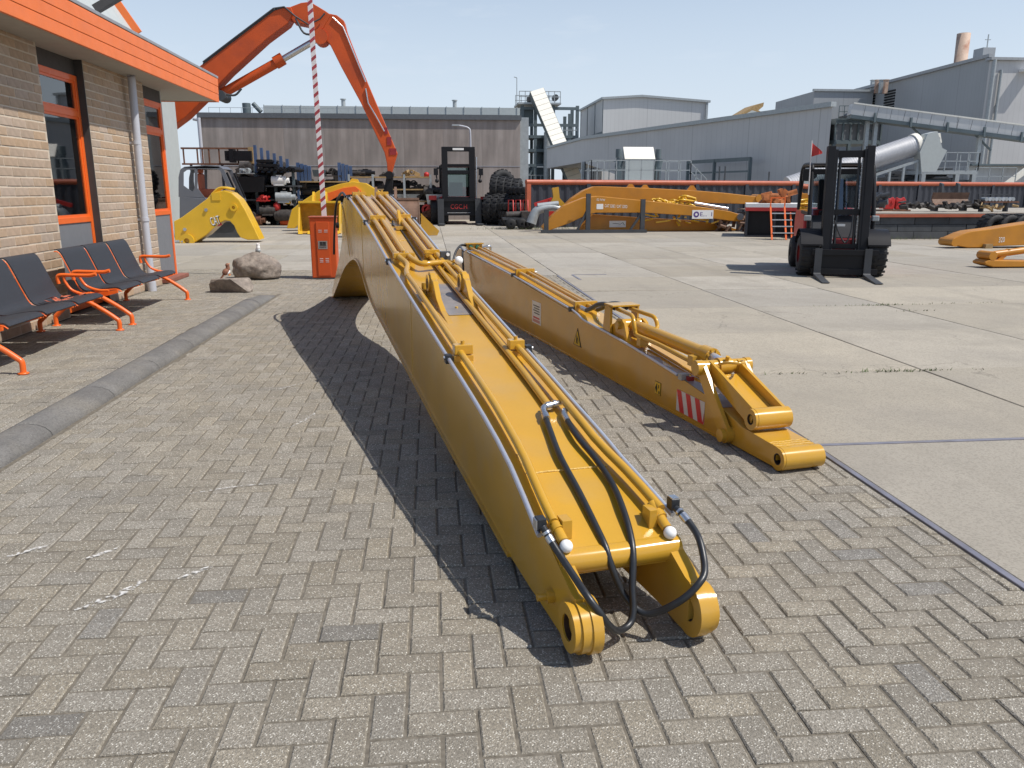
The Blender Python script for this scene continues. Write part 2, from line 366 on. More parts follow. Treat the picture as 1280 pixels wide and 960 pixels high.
# ------------------------------------------------ clinker pavement
bed = MB(); bed.add([(-7.2,-.5,-.0062),(2.32,-.5,-.0062),(2.32,16.6,-.0062),(-7.2,16.6,-.0062)], [(0,1,2,3)])
pav = bed.build('pavement', SAND, kind='structure')
U = .1065; J = .0088; rects = []
def clip(x0, x1, y0, y1, X0, X1, Y0, Y1):
    a, b, c, d = max(x0,X0), min(x1,X1), max(y0,Y0), min(y1,Y1)
    return (a,b,c,d) if b-a > .03 and d-c > .03 else None
for j in range(-2, int(16.6/U)+2):
    for i in range(int(-7.2/U)-2, int(2.4/U)+2):
        k = (i-j) % 4
        if k == 0: r = [i*U, (i+2)*U, j*U, (j+1)*U]
        elif k == 3: r = [i*U, (i+1)*U, j*U, (j+2)*U]
        else: continue
        y = (r[2]+r[3])/2; full = r[1]-r[0], r[3]-r[2]
        if y > 14.75 and r[0] > -1.0: continue
        if r[0] < -4.44 and y < 15.0: r[0] = max(r[0], -4.44)
        if r[1]-r[0] < .03: continue
        if y < 12.4:
            kx = KX(y); xm = (r[0]+r[1])/2
            q = clip(*r, kx+.15, 2.292, -9, 16.6) if xm > kx else clip(*r, -9, kx-.25, -9, 16.6)
        else: q = clip(*r, -9, 2.292, -9, 16.6)
        if q: rects.append((*q, abs(q[1]-q[0]-full[0])+abs(q[3]-q[2]-full[1]) < .001))
for n in range(60):                                  # border courses beside the kerb and the steel edge
    y0 = .8 + n*2*U
    if y0 < 12.2: rects.append((KX(y0)-.245, KX(y0)-.13, y0, y0+2*U, False))
one = {}
for nm, (a, b) in {'h': (2*U, U), 'v': (U, 2*U)}.items():
    m = MB(); block(m, -a/2+J/2, a/2-J/2, -b/2+J/2, b/2-J/2, 0, .0052); one[nm] = m.mesh('paver', PAV); one[nm+'d'] = m.mesh('paver', PAVD)
vis = []
rest = MB()
for q in rects:
    cx, cy = (q[0]+q[1])/2, (q[2]+q[3])/2
    d = infr(cx, cy)
    if q[4] and d: vis.append((d, q))
vis.sort(key=lambda t: t[0]); near = set(id(q) for d, q in vis[:300])
for q in rects:
    cx, cy = (q[0]+q[1])/2, (q[2]+q[3])/2
    sink = -.007*max(0, math.sin(cx*2.1+.6)*math.sin(cy*1.3))
    jz = rnd.uniform(-.0022, .0022)+sink*.4; tx, ty = rnd.uniform(-.011,.011), rnd.uniform(-.011,.011)
    if id(q) in near:
        o = bpy.data.objects.new('paver', one[('h' if q[1]-q[0] > q[3]-q[2] else 'v') + ('d' if rnd.random() < .035 or math.hypot(cx-1.383, cy-3.39) < .11 else '')]); COL.objects.link(o); o.parent = pav
        o.location = (cx, cy, jz); o.rotation_euler = (ty, -tx, rnd.uniform(-.012, .012))
    else: block(rest, q[0]+J/2, q[1]-J/2, q[2]+J/2, q[3]-J/2, 0, .0052, jz=jz, tilt=(tx, ty))
rest.build('pavers', PAV, pav, kind='stuff')
# chalky scrape marks on the pavers
SC = mat('scrape', (.74, .72, .68), .8, var=.05)
t = SC.node_tree; N = t.nodes; b = N['Principled BSDF']; nz = N.new('ShaderNodeTexNoise'); nz.inputs['Scale'].default_value = 55; nz.inputs['Detail'].default_value = 6
cr = N.new('ShaderNodeValToRGB'); cr.color_ramp.elements[0].position = .45; cr.color_ramp.elements[1].position = .62; cr.color_ramp.elements[1].color = (.8,.8,.8,1)
t.links.new(N.new('ShaderNodeTexCoord').outputs['Object'], nz.inputs[0]); t.links.new(nz.outputs[0], cr.inputs[0]); t.links.new(cr.outputs[0], b.inputs['Alpha'])
for path, wd in (([(-1.40,3.98),(-1.22,4.06),(-1.06,4.12),(-.85,4.16)], .016), ([(-1.36,2.86),(-1.24,2.97),(-1.18,3.08)], .05), ([(-1.50,3.30),(-1.40,3.40)], .03), ([(-1.05,3.08),(-.94,3.18)], .035), ([(-.96,5.2),(-.86,5.45),(-.84,5.6)], .03), ([(-1.85,3.35),(-1.72,3.46)], .03),
                 ([(.55,5.2),(.75,5.25),(.95,5.22)], .02), ([(-1.22,6.3),(-1.05,6.5)], .03)):
    m = MB(); P = bez([(*p, .0045) for p in path], 5); n = len(P); vs = []
    for i, p in enumerate(P):
        d = (P[min(i+1,n-1)]-P[max(i-1,0)]).normalized(); s = Vector((-d.y, d.x, 0))*wd*(.25+.75*math.sin(math.pi*(i+.3)/n))*rnd.uniform(.6,1.2)/2
        vs += [p-s, p+s]
    m.add(vs, [(2*i,2*i+2,2*i+3,2*i+1) for i in range(n-1)]); m.build('scrape_mark', SC, pav)
# ------------------------------------------------ kerb of rounded concrete pieces
kb = MB(); kb.add([(KX(1)-.165,1,-.006),(KX(1)+.165,1,-.006),(KX(12.3)+.165,12.3,-.006),(KX(12.3)-.165,12.3,-.006)], [(0,1,2,3)])
kerb = kb.build('kerb', SAND, kind='structure')
prof = [(-.125,-.03),(-.125,.05),(-.115,.07),(-.085,.078),(-.03,.08),(.03,.072),(.075,.052),(.105,.024),(.115,.002),(.118,-.03)]
y = 1.2; kl = 1.0; pieces = []
while y < 12.1:
    y1 = min(y+kl, 12.25); m = MB(); n = len(prof); vs = []
    last = y1 > 12.0
    for k, yy in enumerate((y+.004, y+.012, y1-.012, y1-.004)):
        s = .965 if k in (0,3) else 1
        f = (.15 if k >= 2 else 1) if last else 1
        vs += [(KX(yy)+a*s, yy, (b*s if b > 0 else b)*f+(.004 if last and b > 0 else 0)) for a, b in prof]
    m.add(vs, [(r*n+i, r*n+i+1, (r+1)*n+i+1, (r+1)*n+i)[::-1] for r in range(3) for i in range(n-1)], True)
    m.add(vs[:n], [tuple(range(n))]); m.add(vs[-n:], [tuple(range(n))[::-1]])
    m.build('kerb_stone', KERB, kerb, fix=True); y = y1
# ------------------------------------------------ concrete slab yard with steel edge
yb = MB(); yb.add([(2.33,-.5,-.014),(60,-.5,-.014),(60,44,-.014),(2.33,44,-.014)], [(0,1,2,3)])
yb.add([(-30,16.6,-.014),(2.33,16.6,-.014),(2.33,44,-.014),(-30,44,-.014)], [(0,1,2,3)])
yb.add([(-.99,14.78,-.0142),(2.33,14.78,-.0142),(2.33,16.6,-.0142),(-.99,16.6,-.0142)], [(0,1,2,3)])
yard = yb.build('yard', JOINT, kind='structure')
PX, PY = 1.93, 1.95; slabs = []
for j in range(-2, 21):
    for i in range(-9, 16):
        x0 = 2.332 + i*PX; y0 = 4.52 + j*PY
        if i < 0 and y0 < 16: continue
        if infr(x0+1, y0+1, 0, 250): slabs.append((math.hypot(x0+1, y0+1), x0, y0))
slabs += [(15, 2.332-PX, 14.8), (15.1, 2.332-1.76*PX, 14.8)]
slabs.sort(); sm = MB(); block(sm, -PX/2+.005, PX/2-.005, -PY/2+.005, PY/2-.005, 0, .005); smesh = sm.mesh('concrete_slab', SLAB)
far = MB()
for n, (d, x0, y0) in enumerate(slabs):
    jz = rnd.uniform(-.003, .003)
    if n < 300:
        o = bpy.data.objects.new('concrete_slab', smesh); COL.objects.link(o); o.parent = yard
        o.location = (x0+PX/2, y0+PY/2, jz); o.rotation_euler = (rnd.uniform(-.0015,.0015), rnd.uniform(-.0015,.0015), rnd.uniform(-.002,.002))
        if abs(y0-14.8) < .01: o.scale = (1, 1.76/PY, 1); o.location.y = 14.8+.88
    else: block(far, x0+.007, x0+PX-.007, y0+.007, y0+PY-.007, 0, .006, jz=jz)
if far.v: far.build('concrete_slabs', SLAB, yard, kind='stuff')
m = MB(); m.box(2.296, 2.33, .3, 14.7, -.03, .004); m.build('steel_edge', EDGE, yard, bev=.003)
m = MB(); m.box(2.34, 5.9, 4.485, 4.515, -.03, .006); m.build('steel_edge', EDGE, yard, bev=.003)
m = MB()
m.box(2.6,3.25,14.745,14.785,-.02,.008); m.box(2.58,2.62,13.9,14.74,-.02,.008); m.build('steel_edge', EDGE, yard)
m = MB()                                             # weeds in the slab joints
for cx, cy, n, sp in ((3.95,6.42,60,.5),(4.25,6.42,40,.5),(5.9,10.35,70,.7),(6.3,10.37,50,.5),(3.0,6.42,20,.3),(7.5,10.4,30,.6),(2.9,33.0,150,1.2),(4.0,32.6,200,1.3),(6.24,9.8,20,.3),(14,24.6,200,3.0),(5,33.2,150,1.5)):
    for _ in range(n):
        x = cx + rnd.gauss(0, sp*.5); y_ = cy + rnd.gauss(0, .02 if cy < 12 else .15); h = rnd.uniform(.01,.035)*(1 if cy < 12 else 5); a = rnd.uniform(0, 6.28); l = h*rnd.uniform(.5,1.4)
        m.add([(x,y_,0),(x+.01*math.cos(a+1.5),y_+.01*math.sin(a+1.5),0),(x+l*math.cos(a),y_+l*math.sin(a),h)], [(0,1,2)])
m.build('weeds', WEED, kind='stuff')

# ================================================================== OFFICE (brick wing with orange eaves)
WX = -4.46
off = thing('office_building', 'brick office wing with orange board eaves and tall orange framed windows', 'building', (0,0,0))
WIN = [(10.40, 11.618, 'w'), (13.98, 15.02, 'w')]
wall = MB()
for y0, y1 in ((7.0, 10.34), (11.62, 13.86)): wall.box(WX-.30, WX-.006, y0, y1, 0, 3.18)
wall = wall.build('wall', MORT, off)
bricks = []; BH, BL = .1045, .30
for r in range(31):
    for (y0, y1) in ((7.0, 10.34), (11.62, 13.86)):
        y = y0 - (BL/2 if r % 2 else 0) + (.07 if y0 > 8 else 0) - (.07 if y0 > 8 else 0)
        while y < y1 - .02:
            a, b = max(y, y0), min(y+BL, y1)
            if b-a > .04: bricks.append((a, b, r*BH+.0085, min((r+1)*BH-.0085, 3.178), b-a > BL-.01))
            y += BL
bm_ = MB(); rest = MB()
def brk(mb, a, b, z0, z1, x=WX):
    c = .004; q = [(a+.006,z0),(b-.006,z0),(b-.006,z1),(a+.006,z1)]; i = [(a+.006+c,z0+c),(b-.006-c,z0+c),(b-.006-c,z1-c),(a+.006+c,z1-c)]
    vs = [(x-.03,*p) for p in q]+[(x-c,*p) for p in q]+[(x,*p) for p in i]
    mb.add(vs, [(8,9,10,11)]+[(4+k,4+(k+1)%4,8+(k+1)%4,8+k) for k in range(4)]+[(k,(k+1)%4,4+(k+1)%4,4+k) for k in range(4)])
brk(bm_, -BL/2, BL/2, -BH/2+.0085, BH/2-.0085, 0); bmesh_ = bm_.mesh('brick', BRICK)
nb = 0
for a, b, z0, z1, fullb in sorted(bricks, key=lambda t: t[0] < 9.3):
    if fullb and nb < 300 and a > 9.0 and z1 < 3.17:
        o = bpy.data.objects.new('brick', bmesh_); COL.objects.link(o); o.parent = wall; nb += 1
        o.location = (WX+rnd.uniform(-.0025,.0015), (a+b)/2, (z0+z1)/2); o.rotation_euler = (0, 0, rnd.uniform(-.006,.006))
    else: brk(rest, a, b, z0, z1, WX+rnd.uniform(-.0025,.0015))
rest.build('bricks', BRICK, wall, kind='stuff')
for wi, (y0, y1, _) in enumerate(WIN):
    y0 -= .06 if wi == 0 else .12
    X = WX-.10; f = .075
    w_ = MB(); ztop = 2.98
    w_.box(X-.05, X, y0, y0+f, 0.02, ztop); w_.box(X-.05, X+.004, y1-f, y1, 0.02, ztop)
    for z in (ztop-f, 2.46, 1.12, .02): w_.box(X-.048, X+.002, y0+f, y1-f, z, z+f)
    fr = w_.build('window_frame', ORF, off, bev=.004)
    m = MB(); m.box(X-.035, X-.028, y0+f, y1-f, 2.46+f, ztop-f); m.build('pane', GLASS, fr)
    m = MB(); m.box(X-.035, X-.028, y0+f, y1-f, 1.12+f, 2.46); m.build('pane', GLASS, fr)
    m = MB(); m.box(X-.035, X-.012, y0+f, y1-f, .02+f, 1.12); m.build('lower_panel', PANEL, fr)
    m = MB(); m.box(X-.04, X-.01, y0, y1, ztop, 3.18); m.build('head_panel', DPAN, off)
    ins = MB()                                        # inner sash and bead
    for z0, z1 in ((1.12+f, 2.46), (2.46+f, ztop-f)):
        for a, b in ((y0+f, y0+f+.035), (y1-f-.035, y1-f)): ins.box(X-.027, X-.012, a, b, z0, z1)
        ins.box(X-.027, X-.0125, y0+f+.035, y1-f-.035, z0, z0+.03); ins.box(X-.027, X-.0125, y0+f+.035, y1-f-.035, z1-.03, z1)
    ins.build('window_bead', ORF, fr)
m = MB(); m.box(WX-.149, WX-.008, 11.604, 11.619, 0, 3.18); m.build('reveal_shade', DPAN, off)  # dark lining colours in the eave shade on the brick reveal
m = MB(); m.box(WX-.30, WX-.101, 15.022, 15.06, 0, 3.18); m.build('corner_post', LGREY, off)
m = MB(); m.box(WX-.12, WX+.05, 14.05, 15.2, .004, .07); m.build('door_sill', mat('red_sill', (.24,.09,.06), .7, var=.15), off, bev=.008)
m = MB()                                              # room behind the glass
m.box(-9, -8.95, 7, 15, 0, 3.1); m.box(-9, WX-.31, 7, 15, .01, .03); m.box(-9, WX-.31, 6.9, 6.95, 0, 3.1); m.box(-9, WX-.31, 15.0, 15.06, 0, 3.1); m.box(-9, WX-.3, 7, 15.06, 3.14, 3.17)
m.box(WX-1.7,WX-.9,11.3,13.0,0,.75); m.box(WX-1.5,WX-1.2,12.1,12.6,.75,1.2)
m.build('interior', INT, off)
m = MB(); m.box(WX-1.3, WX-1.0, 11.35, 11.75, 1.30, 1.75); m.box(WX-.9, WX-.8, 11.6, 11.8, 1.42, 1.5); m.build('desk_items', WPR, off)
m = MB()
vs = []; n = 40
for i in range(n): yy = 14.0+1.0*i/(n-1); xx = WX-.42+.03*math.sin(i*1.4); vs += [(xx,yy,.1),(xx,yy,2.95)]
m.add(vs, [(2*i,2*i+2,2*i+3,2*i+1) for i in range(n-1)], True); m.build('curtain', CURT, off)
m = MB(); m.box(-3.98, WX-.5, 5.5, 16.6, 3.18, 3.205); m.box(-5.0, WX-.5, 15.07, 16.6, 3.1802, 3.2052); m.build('soffit', SOFF, off)
for k in range(3):
    m = MB(); m.box(-4.0, -3.965+.004*k, 5.5, 16.62, 3.165+.143*k, 3.165+.143*k+.139); m.build('fascia_board', ORA, off, bev=.005)
for k in range(3):
    m = MB(); m.box(-5.2, -4.002, 16.585, 16.618, 3.165+.143*k, 3.165+.143*k+.139); m.build('fascia_board', ORA, off, bev=.005)
m = MB(); m.box(-9, -3.95, 5.5, 16.64, 3.596, 3.64); m.build('roof_trim', ZINC, off, bev=.006)
dp = MB(); dp.tube(bez([(WX+.12,13.03,3.18),(WX+.12,13.03,3.0),(WX+.10,13.03,1.5),(WX+.10,13.03,.14)],4), .055, 14); dp.cyl((WX+.10,13.03,.14),(WX+.10,13.03,0),.065,14)
dp = dp.build('downpipe', PVC, off)
for z in (2.2, 1.07): m = MB(); m.ring((WX+.10,13.03,z),(WX+.10,13.03,z+.05),.064,.05,14); m.box(WX-.01,WX+.05,13.01,13.05,z+.01,z+.04); m.build('pipe_bracket', PVC, dp)
# taller gabled part behind the flat roof
up = MB(); a = at(168,37,14.6); b_ = at(100,-60,14.6)
up.prism([(a.x,3.65),(a.x,a.z-.06),(b_.x,b_.z-.06),(b_.x-4,b_.z-.06),(b_.x-4,3.65)], 10.5, 14.58, 'y'); up.build('gable_wall', LGREY, off)
m = MB(); m.bar((a.x+.05,14.60,a.z-.06),(b_.x+.05,14.60,b_.z-.06), .14, .05, (0,1,0)); m.build('verge_board', ORA, off)
c1 = at(119,12,12.5); c2 = at(142,-2,12.5); m = MB(); m.bar((c1.x,12.5,c1.z),(c2.x+.3,12.6,c2.z+.2), .16,.10); m.build('roof_beam', DPAN, off)
# grey wing of the premises farther back
m = MB(); p = at(229,240,31); q = at(205,130,31)
an = thing('annex_building', 'light grey clad annex showing as a narrow strip past the brick office corner', 'building', (-14,31,0))
m.box(0, p.x+14.0, -7, 0, 0, 5.6); m.build('wall', LGREY, an)
m = MB(); m.box(-.1, p.x+14.05, -7.1, .05, 5.6, 5.75); m.build('roof_edge', ZINC, an)

# ================================================================== BENCHES
def seat_profile():
    return bez([(.46,.395),(.40,.425),(.24,.41),(.08,.385),(.0,.43),(-.06,.56),(-.115,.70),(-.165,.82),(-.20,.86),(-.235,.862)], 4)
def make_bench(x, y0, lab, grp):
    t = thing('bench', lab, 'bench', (x, y0, 0), 0, grp)
    pr = [(p[0], p[1]) for p in seat_profile()]; n = len(pr)
    for k in range(3):
        a, b = k*.70+.02, k*.70+.66
        vs = []; th = .012
        for i, (px_, pz) in enumerate(pr):
            d = (Vector(pr[min(i+1,n-1)])-Vector(pr[max(i-1,0)])).normalized(); nn = Vector((-d.y, d.x))*th
            vs += [(px_,a,pz),(px_,b,pz),(px_-nn.x,b,pz-nn.y),(px_-nn.x,a,pz-nn.y)]
        fs = []
        for i in range(n-1):
            for j in range(4): fs.append((4*i+j, 4*i+(j+1)%4, 4*i+4+(j+1)%4, 4*i+4+j))
        m = MB(); m.add(vs, fs, False); m.add(vs[:4], [(3,2,1,0)]); m.add(vs[-4:], [(0,1,2,3)])
        s = m.build('seat', MESHF, t, fix=True)
        m = MB()
        for yy in (a, b): m = MB(); m.tube([(p[0]-.004, yy, p[1]-.014) for p in pr], .0065, 6); m.build('seat_rail', ORF, s)
    m = MB(); m.box(.10, .16, -.02, 2.12, .315, .375); bm2 = m.build('beam', ORF, t, bev=.008)
    for k in range(4):
        yy = min(max(k*.70-.01, .0), 2.1); m = MB(); m.prism([(-.02,.40),(.02,.36),(.30,.385),(.42,.405),(.42,.37),(.30,.34),(.16,.33),(.05,.33)], yy-.015, yy+.015, 'y'); m.build('seat_bracket', ORF, t)
    for yy in (-.05, 2.16):
        m = MB(); m.tube(bez([(.16,yy,.33),(.13,yy,.37),(.24,yy,.335),(.42,yy,.22),(.53,yy,.135),(.56,yy,.10),(.56,yy,.012)][1:],4), .026, 8); m.lathe([(0,0),(.045,0),(.045,.012),(.02,.018),(0,.018)], (.56,yy,0), n=12)
        m.tube(bez([(.13,yy,.37),(.02,yy,.335),(-.16,yy,.22),(-.26,yy,.135),(-.285,yy,.10),(-.285,yy,.012)],4), .026, 8); m.lathe([(0,0),(.045,0),(.045,.012),(.02,.018),(0,.018)], (-.285,yy,0), n=12)
        m.build('leg', ORF, t)
        m = MB(); m.tube(bez([(-.03,yy,.53),(-.035,yy,.60),(.0,yy,.625),(.12,yy,.622),(.30,yy,.618),(.36,yy,.63),(.375,yy,.632)],5), .021, 8)
        m.tube(bez([(.03,yy,.615),(.04,yy,.55),(.10,yy,.46),(.22,yy,.41),(.34,yy,.405)],5), .016, 8)
        m.build('armrest', ORF, t)
    return t
make_bench(-4.06, 9.72, 'farther black mesh bench with orange legs beside the downpipe', 'benches along the brick wall')
b2 = make_bench(-4.06, 7.12, 'nearer black mesh bench with orange legs, cut off by the left picture edge', 'benches along the brick wall')
m = MB()
for _ in range(26):
    c = Vector((rnd.gauss(0,.08), rnd.gauss(0,.13), rnd.uniform(.0,.035))); a = rnd.uniform(0,6.28); l = rnd.uniform(.03,.08)
    u = Vector((math.cos(a), math.sin(a), rnd.uniform(-.2,.5)))*l; v = Vector((-math.sin(a), math.cos(a), rnd.uniform(-.3,.4)))*l*.5
    m.add([c-u, c+v, c+u, c-v], [(0,1,2,3)])
o = m.build('crumpled_wrapper', mat('wrapper_red', (.50,.13,.07), .6, var=.6, vscale=25)); o.location = (-3.86, 8.86, .405); tag(o, 'crumpled orange red wrapper lying on a black bench seat', 'litter')
# ================================================================== BOULDERS
def rock(name, lab, loc, sx, sy, sz, seed, flat=0, rz=0):
    bm = bmesh.new(); bmesh.ops.create_icosphere(bm, subdivisions=5, radius=1)
    for v in bm.verts:
        p = v.co.copy(); d = 1 + .22*noise.noise(p*.9+Vector((seed,0,0))) + .13*noise.noise(p*2.3+Vector((0,seed,0))) + .05*noise.noise(p*5) + .028*noise.noise(p*13)
        p = p*d
        if flat:
            for nrm, lim in (((-.30,-.9,-.32),.40),((-.05,.12,1),.62),((.8,-.3,.45),.72),((-.9,.2,.1),.75)):
                q = Vector(nrm).normalized(); e = p.dot(q)-lim
                if e > 0: p -= q*e*.93
        v.co = Vector((p.x*sx, p.y*sy, max(p.z*sz, -sz*.55)))
    me = bpy.data.meshes.new(name); bm.to_mesh(me); bm.free(); me.materials.append(ROCK)
    for f in me.polygons: f.use_smooth = True
    o = bpy.data.objects.new(name, me); COL.objects.link(o); o.location = loc; o.rotation_euler = (0,0,rz); tag(o, lab, 'boulder'); return o
rock('boulder', 'large rounded brown boulder standing left of the orange barrier cabinet', (-3.10,14.75,.175), .42,.34,.275, 3.1)
rock('boulder', 'smaller flat topped boulder lying near the end of the kerb', (-3.12,12.80,.085), .36,.30,.19, 8.4, True, .0)
def bird(lab, loc, rz, body, head, band):
    t = thing('bird', lab, 'bird', loc, rz)
    m = MB(); m.ball((0,0,.075), .05, 12, 8, (.9,1.35,1)); m.tube([(0,-.05,.085),(0,-.075,.115),(0,-.08,.13)], .034, 10, r1=.026); m.ball((0,-.085,.135), .032, 10, 8)
    m.add([(-.02,.05,.075),(.02,.05,.075),(.028,.14,.055),(-.028,.14,.055),(-.015,.05,.055),(.015,.05,.055),(.02,.13,.045),(-.02,.13,.045)], [(0,1,2,3),(7,6,5,4),(0,4,5,1),(2,6,7,3),(1,5,6,2),(0,3,7,4)])
    m.build('body', body, t, fix=True)
    m = MB(); m.tube([(0,-.112,.135),(0,-.135,.128)], .008, 6, r1=.002); m.build('beak', AMB, t)
    m = MB()
    for s in (-1,1): m.tube([(s*.018,0,.04),(s*.02,-.005,0)], .004, 5); m.box(s*.02-.012, s*.02+.012, -.025, .008, 0, .004)
    m.build('legs', AMB, t)
    m = MB(); m.ball((0,-.01,.055), .05, 10, 6, (.86,1.1,.75)); m.build('belly', band, t)
    t.rotation_euler.x = R(-38)
bird('small brown bird with a white belly perched on the flat boulder', (-3.16,12.98,.235), 2.2, BRBIRD, BRBIRD, WPR)
bird('small pale grey bird perched on top of the large boulder', (-3.05,14.76,.432), .5, WPR, WPR, GALV)
# ================================================================== BARRIER
t = thing('barrier_cabinet', 'orange barrier cabinet with its striped pole raised upright', 'barrier', (-1.88,14.66,0))
m = MB(); m.box(-.22,.22,-.18,.18,.02,1.07); m.build('cabinet', ORM, t, bev=.015)
m = MB(); m.box(-.11,.115,-.198,-.181,.06,1.0); m.build('door', ORM, t, bev=.006)
m = MB(); m.box(-.235,.235,-.20,.20,1.07,1.09); m.build('lid', ORR, t, bev=.005)
m = MB(); m.box(-.24,.24,-.20,.20,0,.02); m.build('base_plate', DGREY, t)
m = MB()
for zz in (.30,.33,.36,.82,.85):
    for xx in (-.07,.03): m.box(xx,xx+.06,-.202,-.199,zz,zz+.008)
m.build('vents', WSTR, t)
m = MB(); m.box(-.085,.075,-.203,-.199,.53,.67); st = m.build('sticker', SIL, t)
m = MB(); m.box(-.055,-.005,-.206,-.2035,.60,.655); m.box(.0,.05,-.206,-.2035,.60,.655); m.box(-.06,.055,-.206,-.2035,.585,.595); m.build('emblem', BLKPR, st)
text('lettering', 'MAGNETIC', .03, BLKPR, st, basis((-.004,-.2045,.56),(1,0,0),(0,0,1)), width=.12)
m = MB(); m.cyl((.222,-.0,.93),(.27,-.0,.93),.05,16); m.build('hub', BLKP, t)
pole = MB(); L0, pw, ph = 5.2, .080, .05; zz = 1.09
Mx = Matrix.Translation((.02,0,1.09)) @ Matrix.Rotation(R(-.7),4,'Y')
pole = MB(Mx); nst = 72; dz = L0/nst; sl = .065
for k in range(nst):                                 # slanted stripes, each a solid wedge butted to the next
    pole.cur = k % 2
    z0 = (k//2)*2*dz + (k%2)*dz*1.18; z1 = z0 + dz*(1.18 if k%2 == 0 else .82); a = 0 if k == 0 else sl; b = sl
    vs = [(-pw/2,-ph/2,z0),(pw/2,-ph/2,z0+a),(pw/2,ph/2,z0+a),(-pw/2,ph/2,z0),(-pw/2,-ph/2,z1),(pw/2,-ph/2,z1+b),(pw/2,ph/2,z1+b),(-pw/2,ph/2,z1)]
    fs = [(0,1,5,4),(1,2,6,5),(2,3,7,6),(3,0,4,7)]
    if k == 0: fs.append((0,3,2,1))
    if k == nst-1: fs.append((4,5,6,7))
    pole.add(vs, fs)
pole.build('pole', [WSTR, mat('faded_red', (.34,.045,.055), .55, var=.2, vscale=9)], t)

# ================================================================== LONG REACH BOOM (foreground)
def interp(T, s):
    if s <= T[0][0]: return T[0][1]
    for (a, b), (c, d) in zip(T, T[1:]):
        if s <= c: return b + (d-b)*(s-a)/(c-a)
    return T[-1][1]
def loft(mb, S, zt, zb, tl, tr):
    vs = []
    for s in S: vs += [(tl(s),s,zb(s)),(tr(s),s,zb(s)),(tr(s),s,zt(s)),(tl(s),s,zt(s))]
    n = len(S)
    mb.add(vs, [(4*i+j, 4*i+4+j, 4*i+4+(j+1)%4, 4*i+(j+1)%4)[::-1] for i in range(n-1) for j in range(4)])
    mb.add(vs[:4], [(0,1,2,3)]); mb.add(vs[-4:], [(3,2,1,0)])
def smoothT(T, k=6):
    P = bez([(a,b,0) for a,b in T], k); return [(p.x,p.y) for p in P]
def shade(o, ang=32):
    for f in o.data.polygons: f.use_smooth = True
    o.data.set_sharp_from_angle(angle=R(ang)); return o
def beam(name, S, zt, zb, tl, tr, m, parent, bev=0):
    mb = MB(); loft(mb, S, zt, zb, tl, tr); o = mb.build(name, m, parent, fix=True, bev=bev); return shade(o)
BT = smoothT([(-.1,.25),(.04,.305),(.2,.36),(.52,.452),(1.04,.556),(1.73,.66),(2.5,.775),(3.72,.96),(5.07,1.19),(6.0,1.325),(6.6,1.405),(7.05,1.455),(7.3,1.462),(7.55,1.42),(7.72,1.31),(7.82,1.15),(7.95,.93),(8.45,.655),(9.1,.36),(9.72,.09)])
BB = smoothT([(0,.222),(.15,.185),(.32,.085),(.5,.062),(1.06,.11),(1.77,.172),(2.78,.27),(3.86,.38),(5.07,.51),(5.5,.61),(5.9,.74),(6.3,.805),(6.7,.795),(7.2,.72),(7.8,.58),(8.6,.325),(9.3,.10),(9.60,.005),(9.72,0)])
zt = lambda s: interp(BT, s); zb = lambda s: interp(BB, s)
TL = lambda s: interp([(-.2,.034),(.0,.020),(.25,.004),(.6,0),(7,0),(9.72,-.05)], s)
TR = lambda s: interp([(-.2,.500),(.05,.490),(.2,.468),(.6,.425),(3,.425),(7,.445),(9.72,.50)], s)
boom = thing('excavator_boom', 'long yellow excavator boom with forked end lying on the pavers in front', 'excavator boom', (.40,2.5,0), R(10.79))
S = [.03+.02*i for i in range(5)] + [.15+.1*i for i in range(70)] + [7.2+.04*i for i in range(24)] + [8.2+.08*i for i in range(20)]
beam('box_beam', S, zt, zb, TL, TR, YEL, boom, bev=.003)
beam('bottom_plate', [s for s in S if s > .5], lambda s: zb(s)+.004, lambda s: zb(s)-.012 if s < 9.3 else max(zb(s)-.012, .0005), lambda s: TL(s)-.013, lambda s: TR(s)+.013, YEL, boom)
m = MB(); m.tube([(.02,.05,.262),(.25,.045,.262),(.49,.05,.262)], .047, 20); m.build('nose', YEL, boom)
for side in (0, 1):                                   # fork cheeks with stacked bosses
    st = [-.13+.03*i for i in range(11)] + [.22+.06*i for i in range(8)]
    ct = lambda s: interp([(-.2,.236),(-.12,.205),(-.02,.252),(.1,.31),(.2,.358),(.64,.477)], s)+.002
    cb = lambda s: interp([(-.2,.018),(-.06,.018),(.2,.05),(.64,.07)], s)-.002
    if side == 0: a = lambda s: TL(s)-.004; b = lambda s: TL(s)+.052
    else: a = lambda s: TR(s)-.05; b = lambda s: TR(s)+.004
    ck = beam('fork_cheek', st, ct, cb, a, b, YEL, boom)
    c = (-.125,.110)
    sgn = -1 if side == 0 else 1; base = TL(-.12) if side == 0 else TR(-.12)
    m = MB()
    outs = [(-.030,-.004,.084),(-.004,.030,.092),(.030,.066,.098)] if side == 0 else [(-.05,-.010,.099),(-.010,.010,.094),(.010,.026,.088)]
    for p, q, r in outs: m.ring((base+p,c[0],c[1]),(base+q,c[0],c[1]), r, .046, 36)
    m.build('boss', YEL, ck, bev=.003)
    m = MB(); p0, p1 = outs[0][0]+.006, outs[-1][1]-.006
    m.ring((base+p0,c[0],c[1]),(base+p1,c[0],c[1]), .0465, .042, 30); m.build('bushing', BORE, ck)
m = MB(); m.cyl((-.045,.06,.13),(.02,.06,.13),.014,14); m.cyl((-.012,.06,.13),(.025,.06,.13),.026,14); m.build('grease_boss', YEL, boom)
